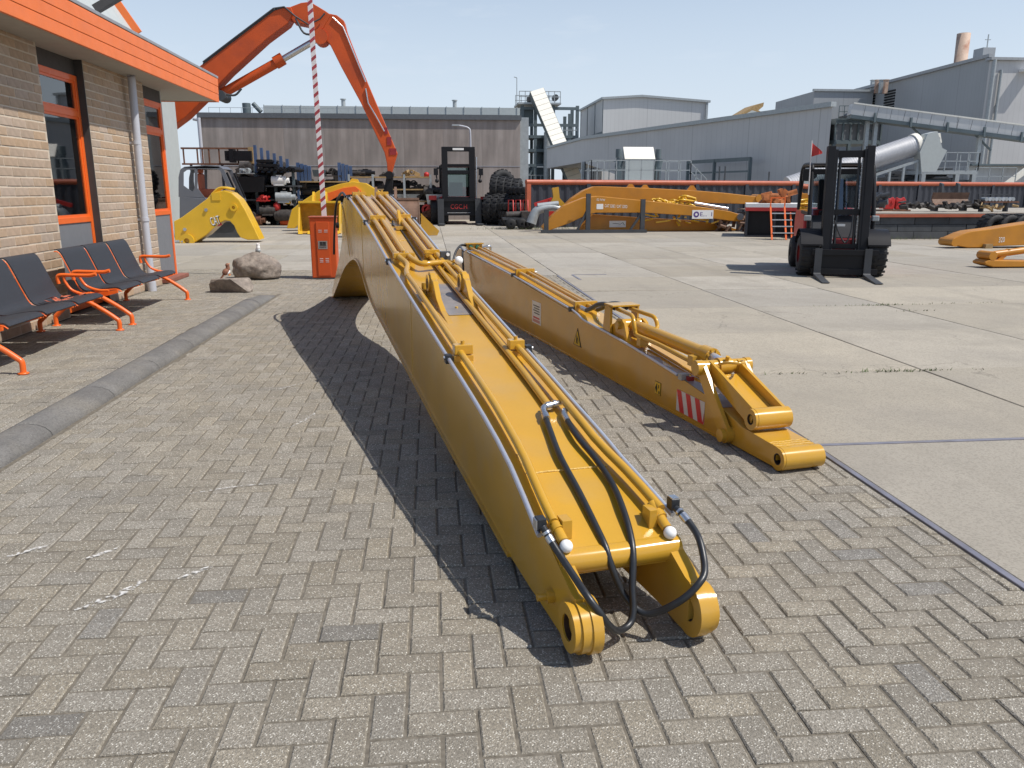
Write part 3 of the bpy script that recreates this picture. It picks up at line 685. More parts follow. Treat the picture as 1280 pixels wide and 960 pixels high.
def weld(parent, pts, r=.006):
    P = []; 
    for i in range(len(pts)-1):
        a, b = Vector(pts[i]), Vector(pts[i+1]); n = max(2, int((b-a).length/.012))
        for k in range(n): P.append(a.lerp(b, k/n)+Vector((0,rnd.uniform(-.0015,.0015),rnd.uniform(-.001,.0015))))
    P.append(Vector(pts[-1])); m = MB(); m.tube(P, r, 6); return m.build('weld', WELD, parent)
weld(boom, [(TL(.47)+.04,.47,zt(.47)+.001),(TR(.47)-.05,.47,zt(.47)+.001)], .005)
weld(boom, [(.05,.62,zt(.62)),(.045,.34,zt(.34)),(.035,.06,zt(.06)-.004)], .004)
for s_ in (2.9, 5.75): weld(boom, [(-.0012,s_,zb(s_)+.01),(-.0012,s_,zt(s_)-.01)], .0016)
weld(boom, [(.02,4.6,zt(4.6)+.0005),(.40,4.6,zt(4.6)+.0005)], .003)
for t_ in (.0, ): weld(boom, [(TL(7.6)-.002,7.62,1.33),(TL(7.6)-.003,7.0,.80)], .004)
# service pipes along the top
def top(s, dz): return zt(s)+dz
def pipe(name, ts, r, m, parent, dz, n=8, step=.35, zf=None):
    s0, s1 = ts[0][0], ts[-1][0]; k = max(2, int((s1-s0)/step)); P = []
    for i in range(k+1):
        s = s0+(s1-s0)*i/k; P.append((interp(ts, s), s, (zf or zt)(s)+dz))
    mb = MB(); mb.tube(P, r, 10); return mb.build(name, m, parent)
chl = pipe('grease_pipe', [(.11,-.022),(.6,-.006),(7,-.006)], .0105, CHROME, boom, .012, step=.2)
chr_ = pipe('grease_pipe', [(.11,.50),(.25,.48),(.45,.452),(1.0,.432),(3,.436),(7,.456)], .0105, CHROME, boom, .028, step=.12)
pipe('oil_pipe', [(.12,.035),(.3,.035),(.55,.05),(1.0,.056),(3.0,.056),(3.3,.05)], .0185, YEL, boom, .048, step=.12)
pipe('oil_pipe', [(.12,.455),(.3,.43),(.55,.385),(1.0,.378),(3.9,.385)], .0185, YEL, boom, .05, step=.12)
pipe('oil_pipe', [(.98,.31),(1.6,.325),(4.0,.338)], .0185, YEL, boom, .022)
m = MB(); m.tube(bez([(.05,3.28,zt(3.28)+.048),(.062,3.42,zt(3.4)+.05),(.10,3.62,zt(3.62)+.05),(.075,3.80,zt(3.8)+.055),(.075,3.95,zt(3.95)+.05)],6), .021, 10); m.build('oil_pipe', YEL, boom)
m = MB(); m.tube(bez([(.155,3.95,zt(3.95)+.05),(.155,3.75,zt(3.75)+.06),(.20,3.58,zt(3.58)+.06),(.32,3.60,zt(3.6)+.06),(.40,3.62,zt(3.6)+.055),(.445,3.45,zt(3.45)+.05),(.45,3.3,zt(3.3)+.04)],6), .021, 10); m.build('oil_pipe', YEL, boom)
for t0, t1 in ((.07,.07),(.14,.14),(.318,.328),(.385,.40)):
    pipe('oil_pipe', [(3.92,t0),(7.0,t1)], .0225, YEL, boom, .04, step=.3)
pipe('oil_pipe', [(5.4,.255),(7.0,.26)], .012, YEL, boom, .02)
m = MB(); m.tube([(.255,3.75,zt(3.75)+.008),(.27,5.0,zt(5)+.008),(.225,5.2,zt(5.2)+.008),(.26,5.4,zt(5.4)+.01),(.26,6.9,zt(6.9)+.008)], .006, 6); m.build('thin_line', BLK, boom)
def clamp(s, t0, t1, side, h=.085, fork=False):
    z = zt(s); m = MB(); m.box(t0,t1,s-.03,s+.03,z-.01,z+.028); m.box(t0+.003,t1-.003,s-.032,s+.032,z+.034,z+h); c = m.build('pipe_clamp', YEL, boom, bev=.004)
    m = MB(); m.cyl(((t0+t1)/2,s,z+h-.002),((t0+t1)/2,s,z+h+.018),.011,8); m.build('bolt', YEL, c)
    e = (TL(s)-.024 if side < 0 else TR(s)+.002); dz = .012 if side < 0 else .028
    m = MB(); m.box(e,e+.036,s-.022,s+.022,z+dz-.026,z+dz+.022); k = m.build('plastic_clip', BLK, c, bev=.003)
    x = e-.008 if side < 0 else e+.036; m = MB(); m.cyl((x,s,z+dz+.004),(x+.010,s,z+dz+.004),.011,8); m.build('clip_bolt', STEEL, k)
clamp(1.69,.02,.125,-1); clamp(1.72,.33,.42,1)
clamp(3.87,.03,.20,-1,.075); clamp(3.98,.29,.42,1,.07); clamp(5.32,.03,.18,-1,.075); clamp(5.36,.29,.425,1,.075); clamp(6.88,.03,.18,-1,.075); clamp(6.9,.29,.435,1,.075)
for side in (0, 1):                                   # end blocks with capped ports
    t0 = -.035 if side == 0 else .485; s = .115; z = .385 if side == 0 else .40
    m = MB(); m.box(t0+.003,t0+.037,s-.016,s+.026,z-.022,z+.022); k = m.build('plastic_clip', BLK, boom, bev=.003)
    m = MB(); m.box(t0+.006,t0+.034,s-.013,s+.023,z+.022,z+.026) if side else m.box(t0-.002,t0+.003,s-.013,s+.023,z-.018,z+.018); m.build('clip_plate', STEEL, k)
    tt = .045 if side == 0 else .445
    m = MB(); m.tube([(tt-.008,.16,zt(.16)+.045),(tt,.09,.352),(tt+.004,.055,.334)], .020, 12); m.box(tt+.012 if side == 0 else tt-.05, tt+.05 if side == 0 else tt-.018, .09, .15, zt(.12)-.01, .395); m.cyl((tt-.002,.118,.364),(tt+.001,.098,.355),.027,10)
    pb = m.build('port_block', YEL, boom, bev=.002)
    m = MB(); m.ball((tt+.007,.035,.325), .024, 14, 9); m.build('dust_cap', WHT, pb)
h1 = [(-.015,.095,.382),(.000,.075,.352),(.013,.045,.324),(.028,.0,.294),(.045,-.08,.258),(.060,-.155,.228),(.090,-.185,.182),(.125,-.175,.130),(.165,-.150,.086),(.205,-.120,.066),(.243,-.100,.074),(.262,-.080,.111),(.272,-.045,.18),(.290,-.005,.265),(.305,.05,.318),(.325,.16,.372),(.347,.32,.42),(.342,.48,.47),(.329,.65,.512),(.338,.80,.542)]
h2 = [(.502,.095,.39),(.512,.06,.378),(.525,.01,.352),(.523,-.05,.325),(.510,-.11,.278),(.487,-.155,.249),(.455,-.176,.227),(.420,-.178,.196),(.385,-.165,.163),(.340,-.125,.116),(.295,-.085,.096),(.250,-.030,.140),(.212,-.005,.235),(.200,.03,.30),(.198,.12,.345),(.202,.30,.408),(.206,.53,.478),(.234,.73,.522),(.255,.86,.55)]
for h in (h1, h2):
    m = MB(); m.tube(bez(h, 6), .0128, 12); hs = m.build('hydraulic_hose', RUB, boom)
    m = MB(); a, b, c = Vector(h[0]), Vector(h[1]), Vector(h[2]); m.tube([a, b], .0115, 10); m.tube([b, b.lerp(c,.6)], .0155, 12); m.tube([b.lerp(a,.25), b.lerp(a,.5)], .0175, 6)
    m.build('hose_fitting', STEEL, hs)
m = MB(); m.tube(bez([(.255,.85,.551),(.262,.91,.566),(.275,.94,.572),(.30,.955,.575),(.345,.965,.578),(.37,.985,.575)],4), .014, 10); m.cyl((.285,.95,.573),(.31,.957,.575),.021,6); m.cyl((.325,.961,.577),(.338,.963,.578),.021,6); m.cyl((.252,.835,.548),(.257,.875,.557),.018,10); m.build('elbow_fitting', STEEL, boom)
m = MB(); m.tube(bez([(.338,.80,.542),(.345,.86,.555),(.36,.90,.562)],3), .014, 10); m.build('elbow_fitting', STEEL, boom)
# lugs
for t0 in (.125, .34):
    prof = [(2.30,zt(2.3)-.02),(2.32,zt(2.3)+.004),(2.52,zt(2.5)+.02),(2.66,zt(2.65)+.06),(2.76,.955)]
    cx, cz, r = 2.885, .93, .075
    prof += [(cx+r*math.cos(R(a)), cz+r*math.sin(R(a))) for a in range(150,-31,-20)] + [(3.10,.88),(3.22,zt(3.2)-.02)]
    m = MB(); m.prism(prof, t0, t0+.036, 'x'); lg = m.build('cylinder_lug', YEL, boom, bev=.004)
    m = MB(); 
    for a in (t0-.014, t0+.036): m.ring((a,cx,cz),(a+.014,cx,cz),.058,.036,24)
    m.build('boss', YEL, lg); m = MB(); m.cyl((t0-.0145,cx,cz),(t0+.0505,cx,cz),.0355,20); m.build('bore', BORE, lg)
m = MB(); n = 8; vs = []
for i in range(n+1): s = 2.47+.75*i/n; vs += [(.168,s,zt(s)+.003),(.338,s,zt(s)+.003)]
m.add(vs, [(2*i,2*i+1,2*i+3,2*i+2) for i in range(n)]); m.build('primer_patch', SIL, boom)
m = MB(); m.cyl((.11,3.0,.86),(.11,3.0,.92),.017,10); m.box(.075,.12,2.97,3.03,.84,.87); m.build('grease_block', YEL, boom)
m = MB(); m.cyl((.25,2.62,zt(2.62)),(.25,2.62,zt(2.62)+.012),.01,8); m.build('plug', WELD, boom)
# valve by the right hand pipes
m = MB(); m.box(.375,.455,3.72,3.755,.985,1.075); v = m.build('valve_block', DGREY, boom, bev=.004)
m = MB(); m.cyl((.395,3.70,1.005),(.395,3.72,1.005),.013,8); m.cyl((.43,3.70,1.052),(.43,3.72,1.052),.013,8); m.build('valve_bolt', WHT, v)
m = MB(); m.tube([(.42,3.72,.99),(.44,3.62,.99),(.46,3.54,1.01)], .024, 10); m.box(.36,.47,3.66,3.76,.93,.985); p = m.build('valve_port', YEL, boom, bev=.003)
m = MB(); m.ball((.468,3.50,1.022),.032,14,9); m.build('dust_cap', WHT, p)
m = MB(); m.prism([(5.12,zt(5.1)),(5.25,zt(5.2)+.13),(5.29,zt(5.3)+.13),(5.33,zt(5.33))],.285,.31,'x'); m.box(.23,.33,4.98,5.1,zt(5.02),zt(5.02)+.03); m.build('hose_bracket', YEL, boom)
m = MB(); m.tube(bez([(-.03,6.95,1.46),(-.05,7.3,1.50),(-.09,7.65,1.36),(-.11,7.9,1.0),(-.12,8.0,.75)],5), .014, 8); m.build('hydraulic_hose', RUB, boom)

# ================================================================== STICK (second arm)
ST = [(-.08,.125),(.0,.128),(.38,.145),(.46,.165),(.74,.225),(1.06,.26),(1.82,.33),(2.4,.372),(3.63,.445),(5.28,.56),(8.0,.69),(8.25,.66)]
SBt = [(-.08,.0),(7.2,.0),(7.9,.10),(8.25,.28)]
sz = lambda s: interp(ST, s); sb = lambda s: interp(SBt, s)+.006
st = thing('excavator_stick', 'straight yellow excavator stick with red and white stripes lying right of the long boom', 'excavator stick', (1.91,4.09,0), R(10.74)); st.scale = (.91, 1, 1)
W2 = lambda s: interp([(0,.272),(2,.29),(8,.33)], s)
SS = [.02,.1,.2,.3,.38]+[.46+.1*i for i in range(74)]+[7.95,8.0,8.1,8.2,8.25]
beam('box_beam', SS, sz, sb, lambda s: 0, W2, YEL, st, bev=.003)
beam('bottom_plate', [s for s in SS if s > .5], lambda s: sb(s)+.004, lambda s: sb(s)-.0055, lambda s: -.014, lambda s: W2(s)+.014, YEL, st)
m = MB(); m.ring((-.012,-.005,.068),(.285,-.005,.068),.0645,.034,32); m.ring((.005,-.005,.068),(.21,-.005,.068),.066,.034,32); tip = m.build('tip_boss', YEL, st, bev=.003)
m = MB(); m.ring((-.0115,-.005,.068),(.284,-.005,.068),.0342,.030,24); m.build('bushing', BORE, tip)
for s in (.035,.065,.095): weld(st, [(.0,s,sz(s)+.001),(.27,s,sz(s)+.001)], .003)
m = MB(); m.cyl((-.085,.50,.062),(-.02,.50,.062),.040,18); m.cyl((-.05,.50,.062),(.30,.50,.062),.05,18); m.build('link_pin', YEL, st, bev=.003)
for t0 in (-.048, .292):                              # idler links
    a = Vector((.50,.062)); b = Vector((.84,.415)); d = (b-a).normalized(); nn = Vector((-d.y,d.x))
    pr = [a+nn*.05-d*.0, b+nn*.045]+[b+d*.045*math.cos(R(k))+nn*.045*math.sin(R(k)) for k in (60,30,0,-30,-60)]+[b-nn*.045, a-nn*.06]+[a-d*.05*math.cos(R(k))-nn*.05*math.sin(R(k)) for k in (60,20,-20,-60)]
    m = MB(); m.prism([tuple(p) for p in pr], t0, t0+.032, 'x'); m.build('idler_link', YEL, st, bev=.003)
m = MB(); m.cyl((-.07,.84,.415),(.335,.84,.415),.046,20); m.cyl((-.085,.84,.415),(-.03,.84,.415),.05,20); m.cyl((.31,.84,.415),(.35,.84,.415),.05,20); m.cyl((.09,.84,.415),(.19,.84,.415),.058,20); m.cyl((.14,.80,.46),(.14,.79,.49),.014,8); m.build('rod_pin', YEL, st, bev=.003)
hl = MB()
for t0 in (.015, .235):                               # bucket link
    a = Vector((.30,.213)); b = Vector((.84,.415)); d = (b-a).normalized(); nn = Vector((-d.y,d.x))
    pr = [a+nn*.06, b+nn*.05, b-nn*.05, a-nn*.055]; hl.prism([tuple(p) for p in pr], t0, t0+.025, 'x')
a = Vector((.30,.213)); b = Vector((.84,.415)); d=(b-a).normalized(); nn = Vector((-d.y,d.x))
hl.prism([tuple(p) for p in (a+nn*.0, b-d*.08-nn*.01, b-d*.08-nn*.03, a-nn*.02)], .04, .235, 'x')
hk = hl.build('bucket_link', YEL, st, bev=.003)
m = MB(); m.ring((.0,.30,.213),(.275,.30,.213),.064,.033,32); m.ring((.02,.30,.213),(.22,.30,.213),.066,.033,32); m.build('link_boss', YEL, hk, bev=.003)
m = MB(); m.ring((.001,.30,.213),(.274,.30,.213),.0332,.029,24); m.build('bushing', BORE, hk)
m = MB(); m.tube(bez([(.05,.76,.45),(.08,.70,.47),(.15,.66,.47),(.21,.70,.47),(.235,.77,.455)],5), .009, 8); m.build('grease_loop', YEL, hk)
# cylinder
cyl = MB(); cyl.cyl((.145,2.16,.462),(.145,1.04,.445),.052,24); cyl.cyl((.145,1.10,.446),(.145,.98,.444),.064,24)
for k in range(8): a = R(k*45+20); cyl.cyl((.145+.05*math.cos(a),.985,.444+.05*math.sin(a)),(.145+.05*math.cos(a),.965,.444+.05*math.sin(a)),.009,6)
cyl.cyl((.145,2.14,.462),(.145,2.24,.463),.044,20); cy = cyl.build('cylinder', YEL, st)
m = MB(); m.cyl((.145,.98,.444),(.145,.88,.432),.036,18); m.build('piston_rod', CHROME, cy)
m = MB(); m.cyl((.06,2.27,.463),(.23,2.27,.463),.05,20); m.cyl((-.0,2.27,.463),(.29,2.27,.463),.034,20); m.build('cylinder_pin', YEL, st, bev=.002)
for t0 in (.028, .232):
    m = MB(); m.prism([(2.10,sz(2.1)-.01),(2.18,.49),(2.24,.515),(2.31,.515),(2.36,.47),(2.62,sz(2.6)-.01)], t0, t0+.032, 'x'); m.build('cylinder_lug', YEL, st, bev=.003)
m = MB(); m.prism([(2.40,sz(2.4)-.01),(2.40,.592),(2.46,.60),(2.52,.592),(2.56,sz(2.55)-.01)], .0, .022, 'x'); m.box(0,.27,2.36,2.54,.597,.612); m.box(.255,.275,2.38,2.5,.36,.60); m.build('hose_guard', YEL, st, bev=.003)
m = MB(); m.tube(bez([(.07,2.42,.575),(.055,2.2,.575),(.045,2.06,.565),(.035,2.0,.50),(.04,1.99,.45),(.045,1.94,.43),(.05,1.6,.425),(.05,1.18,.40),(.06,1.12,.40)],5), .0175, 10); m.box(.03,.085,1.06,1.13,.37,.44); m.box(.02,.10,1.86,1.92,.36,.425); m.build('oil_pipe', YEL, st)
m = MB(); m.tube(bez([(.20,2.42,.575),(.21,2.15,.57),(.22,2.0,.56),(.225,1.95,.50),(.20,1.93,.47)],5), .0175, 10); m.build('oil_pipe', YEL, st)
for k, t_ in enumerate((.07,.19)):
    m = MB(); m.tube(bez([(t_,2.46,.575),(t_-.005,2.62,.585),(t_-.01,2.8,.56),(t_,2.98,.50),(t_+.01,3.12,sz(3.1)+.05)],6), .021, 10); h = m.build('hydraulic_hose', RUB, st)
    m = MB(); m.cyl((t_+.01,3.1,sz(3.1)+.052),(t_+.012,3.24,sz(3.24)+.05),.022,8); m.build('hose_fitting', STEEL, h)
for t0, t1, s0, s1, r in ((.09,.10,3.2,7.7,.02),(.19,.23,3.2,7.7,.02),(.245,.30,3.3,7.7,.016)):
    pipe('oil_pipe', [(s0,t0),(s1,t1)], r, YEL, st, .05, zf=sz)
m = MB(); m.tube([(.02,3.35,sz(3.35)+.012),(.02,5,sz(5)+.012),(.02,7.6,sz(7.6)+.012)], .0105, 10); m.build('grease_pipe', CHROME, st)
m = MB(); m.tube(bez([(.02,3.35,sz(3.35)+.012),(.015,3.2,sz(3.2)+.005),(.0,3.0,sz(3)-.01),(-.008,2.7,sz(2.7)-.004),(-.008,2.0,sz(2)+.006),(-.006,1.2,sz(1.2)+.012)],6), .0105, 10); m.build('grease_pipe', CHROME, st)
m = MB(); m.box(-.02,.05,1.12,1.17,sz(1.15)-.005,sz(1.15)+.04); e = m.build('pipe_end', GALV, st, bev=.003); m = MB(); m.box(.02,.07,1.09,1.12,sz(1.1)-.005,sz(1.1)+.03); m.build('end_plug', DKRED, e)
pipe('oil_pipe', [(.98,.135),(1.9,.12)], .012, YEL, st, .016, zf=sz)
for s in (3.36, 5.28):
    z = sz(s); m = MB(); m.box(.05,.30,s-.025,s+.025,z-.005,z+.085); c = m.build('pipe_clamp', YEL, st, bev=.004)
    m = MB(); m.box(-.006,.042,s-.02,s+.02,z-.01,z+.036); m.build('plastic_clip', BLK, c, bev=.002)
    m = MB(); m.cyl((.305,s,z+.04),(.335,s,z+.04),.012,8); m.build('bolt', STEEL, c)
m = MB(); n = 14; vs = []
for i in range(n+1):
    s = .62+1.3*i/n; w_ = .05+.04*math.sin(i*1.9)+.10*max(0,1-abs(s-.82)/.28)+.03*max(0,1-abs(s-1.25)/.3); vs += [(.003,s,sz(s)+.002),(.003+w_,s,sz(s)+.002)]
m.add(vs, [(2*i,2*i+1,2*i+3,2*i+2) for i in range(n)]); m.build('primer_patch', SIL, st)
# end bracket with hoses at the far end
m = MB(); m.box(.05,.30,7.72,7.80,.69,.775); m.box(.03,.32,7.70,7.82,.775,.79); br = m.build('end_bracket', YEL, st, bev=.003)
for t_ in (.11,.215): m = MB(); m.cyl((t_,7.68,.735),(t_,7.72,.735),.03,12); m.build('port_cap', GRN, br)
for pts, r in (([(-.01,7.6,.70),(-.05,7.62,.71),(-.05,7.72,.74)],.016),([(.03,7.66,.705),(.0,7.62,.70),(-.05,7.58,.69)],.02),([(.27,7.6,.73),(.36,7.58,.75),(.40,7.6,.74),(.41,7.62,.66)],.018)): m = MB(); m.tube(bez(pts,4), r, 8); m.build('elbow_fitting', STEEL, st)
m = MB(); m.tube(bez([(.06,7.78,.75),(-.04,7.74,.76),(-.17,7.6,.66),(-.28,7.4,.44),(-.30,7.35,.25)],6), .017, 8); m.build('hydraulic_hose', RUB, st)
m = MB(); m.tube(bez([(-.05,7.60,.70),(-.065,7.55,.60),(-.07,7.5,.42),(-.12,7.4,.25)],6), .017, 8); m.build('hydraulic_hose', RUB, st)
# decals on the left face
def decal(s0, s1, z0, z1, m, name, parent=st, x=-.0035, k=0):
    mb = MB(); mb.box(x, -.0008, min(s0,s1), max(s0,s1), z0, z1); return mb.build(name, m, parent)
sp = decal(1.20,.82,.035,.185,WSTR,'stripe_plate')
for k in range(3):
    a = 1.145-.125*k; m = MB(); m.prism([(a,.035),(a-.062,.035),(a-.062+.055,.185),(a+.055,.185)], -.0055, -.0036, 'x'); m.build('stripe', REDS, sp)
m = MB(); m.prism([(.835,.035),(.82,.035),(.82,.11)], -.0055, -.0036, 'x'); m.build('stripe', REDS, sp)
sg = decal(4.20,4.49,.152,.385,WPR,'safety_sign')
for k in range(4): decal(4.24,4.45-.03*(k%2),.335-.026*k,.345-.026*k,BLKPR,'text_line',sg,-.0055)
decal(4.24,4.45,.205,.222,RPR,'text_line',sg,-.0055); decal(4.23,4.46,.165,.195,mat('pink_print',(.55,.25,.22),.6),'text_block',sg,-.0055)
m = MB(); m.prism([(3.235,.135),(3.035,.135),(3.135,.30)], -.0035, -.0008, 'x'); tr = m.build('warning_triangle', BLKPR, st)
m = MB(); m.prism([(3.212,.143),(3.058,.143),(3.135,.274)], -.0055, -.0037, 'x'); m.build('triangle_face', YPR, tr)
m = MB(); m.prism([(3.165,.155),(3.15,.155),(3.12,.21),(3.145,.24)], -.0075, -.0057, 'x'); m.prism([(3.125,.155),(3.11,.155),(3.10,.19),(3.115,.21)], -.0075, -.0057, 'x'); m.build('triangle_symbol', BLKPR, tr)
yl = decal(1.535,1.445,.075,.168,BLKPR,'warning_label')
decal(1.532,1.492,.078,.165,YPR,'label_panel',yl,-.0055); decal(1.488,1.448,.078,.165,YPR,'label_panel',yl,-.0055)
m = MB(); m.prism([(1.527,.12),(1.503,.155),(1.498,.12),(1.505,.085)], -.0075, -.0057, 'x'); m.prism([(1.520,.12),(1.505,.14),(1.503,.11)], -.0085, -.0076, 'x'); m.box(-.0075,-.0057,1.455,1.472,.085,.105); m.box(-.0075,-.0057,1.468,1.478,.125,.15); m.build('label_symbol', BLKPR, yl)

# ================================================================== NEAR FORKLIFT
f0 = Vector((.0,-1,0)); fa = math.atan2(.44, 1.47)       # truck heading, local -Y is forwards
fl = thing('forklift', 'black and red forklift with a closed cab and a red pennant on its left post', 'forklift', (7.42,13.95,0), R(-17.5))
# local frame: x to the right in the picture, -y towards the viewer, mast plane at y = 0
m = MB(); LEAN = -.075
def mast(mb, x, z0, z1, w_, d_, y=0): mb.add([(x-w_/2+LEAN*0,y-d_/2,z0),(x+w_/2,y-d_/2,z0),(x+w_/2,y+d_/2,z0),(x-w_/2,y+d_/2,z0)]+[(x-w_/2,y-d_/2+.20*(z1-z0)/2,z1),(x+w_/2,y-d_/2+.20*(z1-z0)/2,z1),(x+w_/2,y+d_/2+.20*(z1-z0)/2,z1),(x-w_/2,y+d_/2+.20*(z1-z0)/2,z1)], [(0,3,2,1),(4,5,6,7),(0,1,5,4),(1,2,6,5),(2,3,7,6),(3,0,4,7)])
for x in (-.33,.33):
    m = MB(); mast(m, x, .06, 2.30, .13, .20); mast(m, x-math.copysign(.085,x), .10, 2.24, .05, .14, -.02); m.build('mast_rail', BLKP, fl, bev=.006)
for y, z, h in ((.20,2.16,.12),(.10,1.15,.10),(.02,.55,.08)): m = MB(); m.bar((-.36,y,z),(.36,y,z),.06,h); m.build('mast_crossmember', BLKP, fl)
m = MB(); m.box(-.56,.56,-.20,-.14,.40,.50); m.box(-.56,.56,-.20,-.14,.06,.16); m.box(-.45,-.40,-.19,-.12,.1,.5); m.box(.40,.45,-.19,-.12,.1,.5); m.box(-.45,.45,-.16,-.12,.13,.44); m.build('fork_carriage', BLKP, fl, bev=.005)
for x in (-.46,.38): m = MB(); m.prism([(-.21,.52),(-.21,.06),(-.26,.02),(-1.25,.012),(-1.25,.022),(-.27,.07),(-.25,.09),(-.25,.52)], x-.06, x+.06, 'x'); m.build('fork', DGREY, fl)
for x in (-.57,.57):
    m = MB(); s = math.copysign(1,x); prof = [(.16,-.17),(.30,-.17),(.385,-.13),(.39,-.02),(.39,.02),(.385,.13),(.30,.17),(.16,.17)]
    m.lathe(prof, (x,.28,.39), 'x', 28)
    m2 = MB(); m2.v = []; 
    w_ = MB(); w_.lathe([(r,h) for r,h in prof], (x,.28,.39),'x',28); wh = w_.build('front_wheel', TYRE, fl)
    m = MB(); m.lathe([(0,.10),(.10,.11),(.17,.135),(.19,.172)] if s > 0 else [(.19,-.172),(.17,-.135),(.10,-.11),(0,-.10)], (x,.28,.39),'x',20); m.build('rim', DKRED, wh, fix=True)
    m = MB()
    for k in range(20):
        a = 2*math.pi*k/20; m.M = Matrix.Translation((x,.28,.39)) @ Matrix.Rotation(a,4,'X'); m.box(-.165,-.01,-.03,.012,.380,.402); m.M = m.M @ Matrix.Rotation(.157,4,'X'); m.box(.01,.165,-.03,.012,.380,.402)
    m.build('tread', TYRE, wh)
    m = MB(); n = 8; vs = []
    for k in range(n+1): a = R(25+130*k/n); vs += [(x-.19,.28-.46*math.cos(a),.39+.46*math.sin(a)),(x+.19,.28-.46*math.cos(a),.39+.46*math.sin(a))]
    m.add(vs, [(2*k,2*k+1,2*k+3,2*k+2) for k in range(n)], True); m.add([Vector(v)*1+Vector((0,0,-.02)) for v in vs], [(2*k+2,2*k+3,2*k+1,2*k) for k in range(n)]); m.build('mudguard', BLKP, fl)
for x in (-.55,.55): m = MB(); m.lathe([(.1,-.12),(.26,-.12),(.31,-.08),(.31,.08),(.26,.12),(.1,.12)], (x,2.02,.31),'x',22); m.cyl((x-.10,2.02,.31),(x+.10,2.02,.31),.15,14); m.build('rear_wheel', TYRE, fl)
m = MB(); m.prism([(.62,.20),(1.55,.20),(1.70,.45),(2.35,.45),(2.55,.30),(2.68,.45),(2.72,.95),(2.55,1.18),(1.45,1.16),(1.35,.80),(.75,.62)], -.54, .54, 'x'); m.build('body', RED, fl, bev=.03)
m = MB(); m.box(-.52,.52,.16,.62,.42,.66); m.box(-.28,.28,.14,.16,.40,.64); m.build('front_axle_cover', DKRED, fl, bev=.01)
m = MB(); m.prism([(.50,.66),(.62,.98),(.80,1.08),(.80,.60)], -.50, .50, 'x'); m.build('dashboard', DGREY, fl, bev=.02)
m = MB(); m.box(-.27,.0,.085,.10,.90,.94); m.build('plate', WPR, fl)
cabp = MB()
for x in (-.56,.56):
    cabp.tube(bez([(x,.52,.62),(x,.56,1.1),(x*.97,.80,1.85),(x*.95,.95,1.99),(x*.95,1.5,2.02),(x*.95,1.95,2.0),(x,2.02,1.8),(x,2.05,1.15)],5), .04, 8)
    cabp.bar((x,.6,1.10),(x,1.5,1.12),.05,.06)
cabp.bar((-.54,.80,1.87),(.54,.80,1.87),.06,.10); cabp.bar((-.54,1.95,2.0),(.54,1.95,2.0),.06,.06); cabp.build('cab_frame', BLKP, fl)
m = MB(); m.box(-.52,.52,.86,1.95,2.0,2.03); m.build('cab_roof', DGREY, fl, bev=.01)
m = MB(); m.add([(-.54,.60,1.08),(.54,.60,1.08),(.52,.80,1.83),(-.52,.80,1.83)], [(0,1,2,3)]); m.build('windscreen', CABG, fl)
for x in (-.57,.57): m = MB(); m.add([(x,.64,1.14),(x,1.98,1.14),(x*.96,1.95,1.95),(x*.96,.86,1.92)], [(0,1,2,3)]); m.build('side_glass', CABG, fl)
m = MB(); m.add([(-.54,2.03,1.2),(.54,2.03,1.2),(.52,1.99,1.93),(-.52,1.99,1.93)], [(0,1,2,3)]); m.build('rear_glass', CABG, fl)
m = MB(); m.box(-.27,.27,1.2,1.7,.95,1.15); m.prism([(1.6,1.1),(1.78,1.1),(1.92,1.75),(1.78,1.75)],-.25,.25,'x'); m.build('seat', BLKP, fl, bev=.04)
m = MB(); m.lathe([(.18,-.015),(.195,0),(.18,.015),(.165,0),(.18,-.015)],(0,0,0),n=20); s = m.build('steering_wheel', BLKP, fl); s.location = (-.02,.95,1.22); s.rotation_euler = (R(-55),0,0)
for x in (-.60,.58): m = MB(); m.box(x-.06,x+.06,.42,.52,.98,1.08); m.build('headlight', GALV, fl, bev=.015)
m = MB(); m.box(-.72,-.58,.66,.72,1.70,1.92); m.tube([(-.56,.7,1.9),(-.64,.69,1.86)],.012,6); m.build('mirror', BLKP, fl, bev=.02)
m = MB(); m.lathe([(0,.14),(.04,.12),(.055,.06),(.055,0),(0,0)],(-.18,1.0,2.03),n=14); m.build('beacon', AMB, fl, fix=True)
m = MB(); m.tube([(-.60,.62,1.45),(-.62,.60,2.42)],.010,6); m.build('flag_pole', WSTR, fl)
m = MB(); vs = []
for k in range(7): u = k/6; vs += [(-.62+.20*u,.60+.02*math.sin(u*7),2.39-.17*u),(-.615+.20*u,.60+.02*math.sin(u*7+.6),2.13+.06*u)]
m.add(vs, [(2*k,2*k+1,2*k+3,2*k+2) for k in range(6)]); m.build('pennant', RED, fl)
m = MB(); 
for x in (-.16,.16): m.tube([(x,.05,.5),(x,.22,2.1)],.025,8)
m.tube(bez([(-.2,.0,1.0),(-.1,-.06,.75),(.0,-.08,.62),(.08,-.05,.8),(.1,.0,1.1)],5),.014,6); m.build('lift_hoses', RUB, fl)
for x in (-.21,.21):
    m = MB()
    for k in range(44): z = .5+.038*k; m.cbox((x,.02+.1*(z-.1)/1.0*.95,z),(.028 if k%2 else .018,.014,.034))
    m.build('lift_chain', STEEL, fl)
for x in (-.5,.5): m = MB(); m.lathe([(0,-.03),(.055,-.03),(.06,0),(.05,.03),(0,.035)],(x,.84,1.80),'y',14); m.build('work_lamp', GALV, fl)

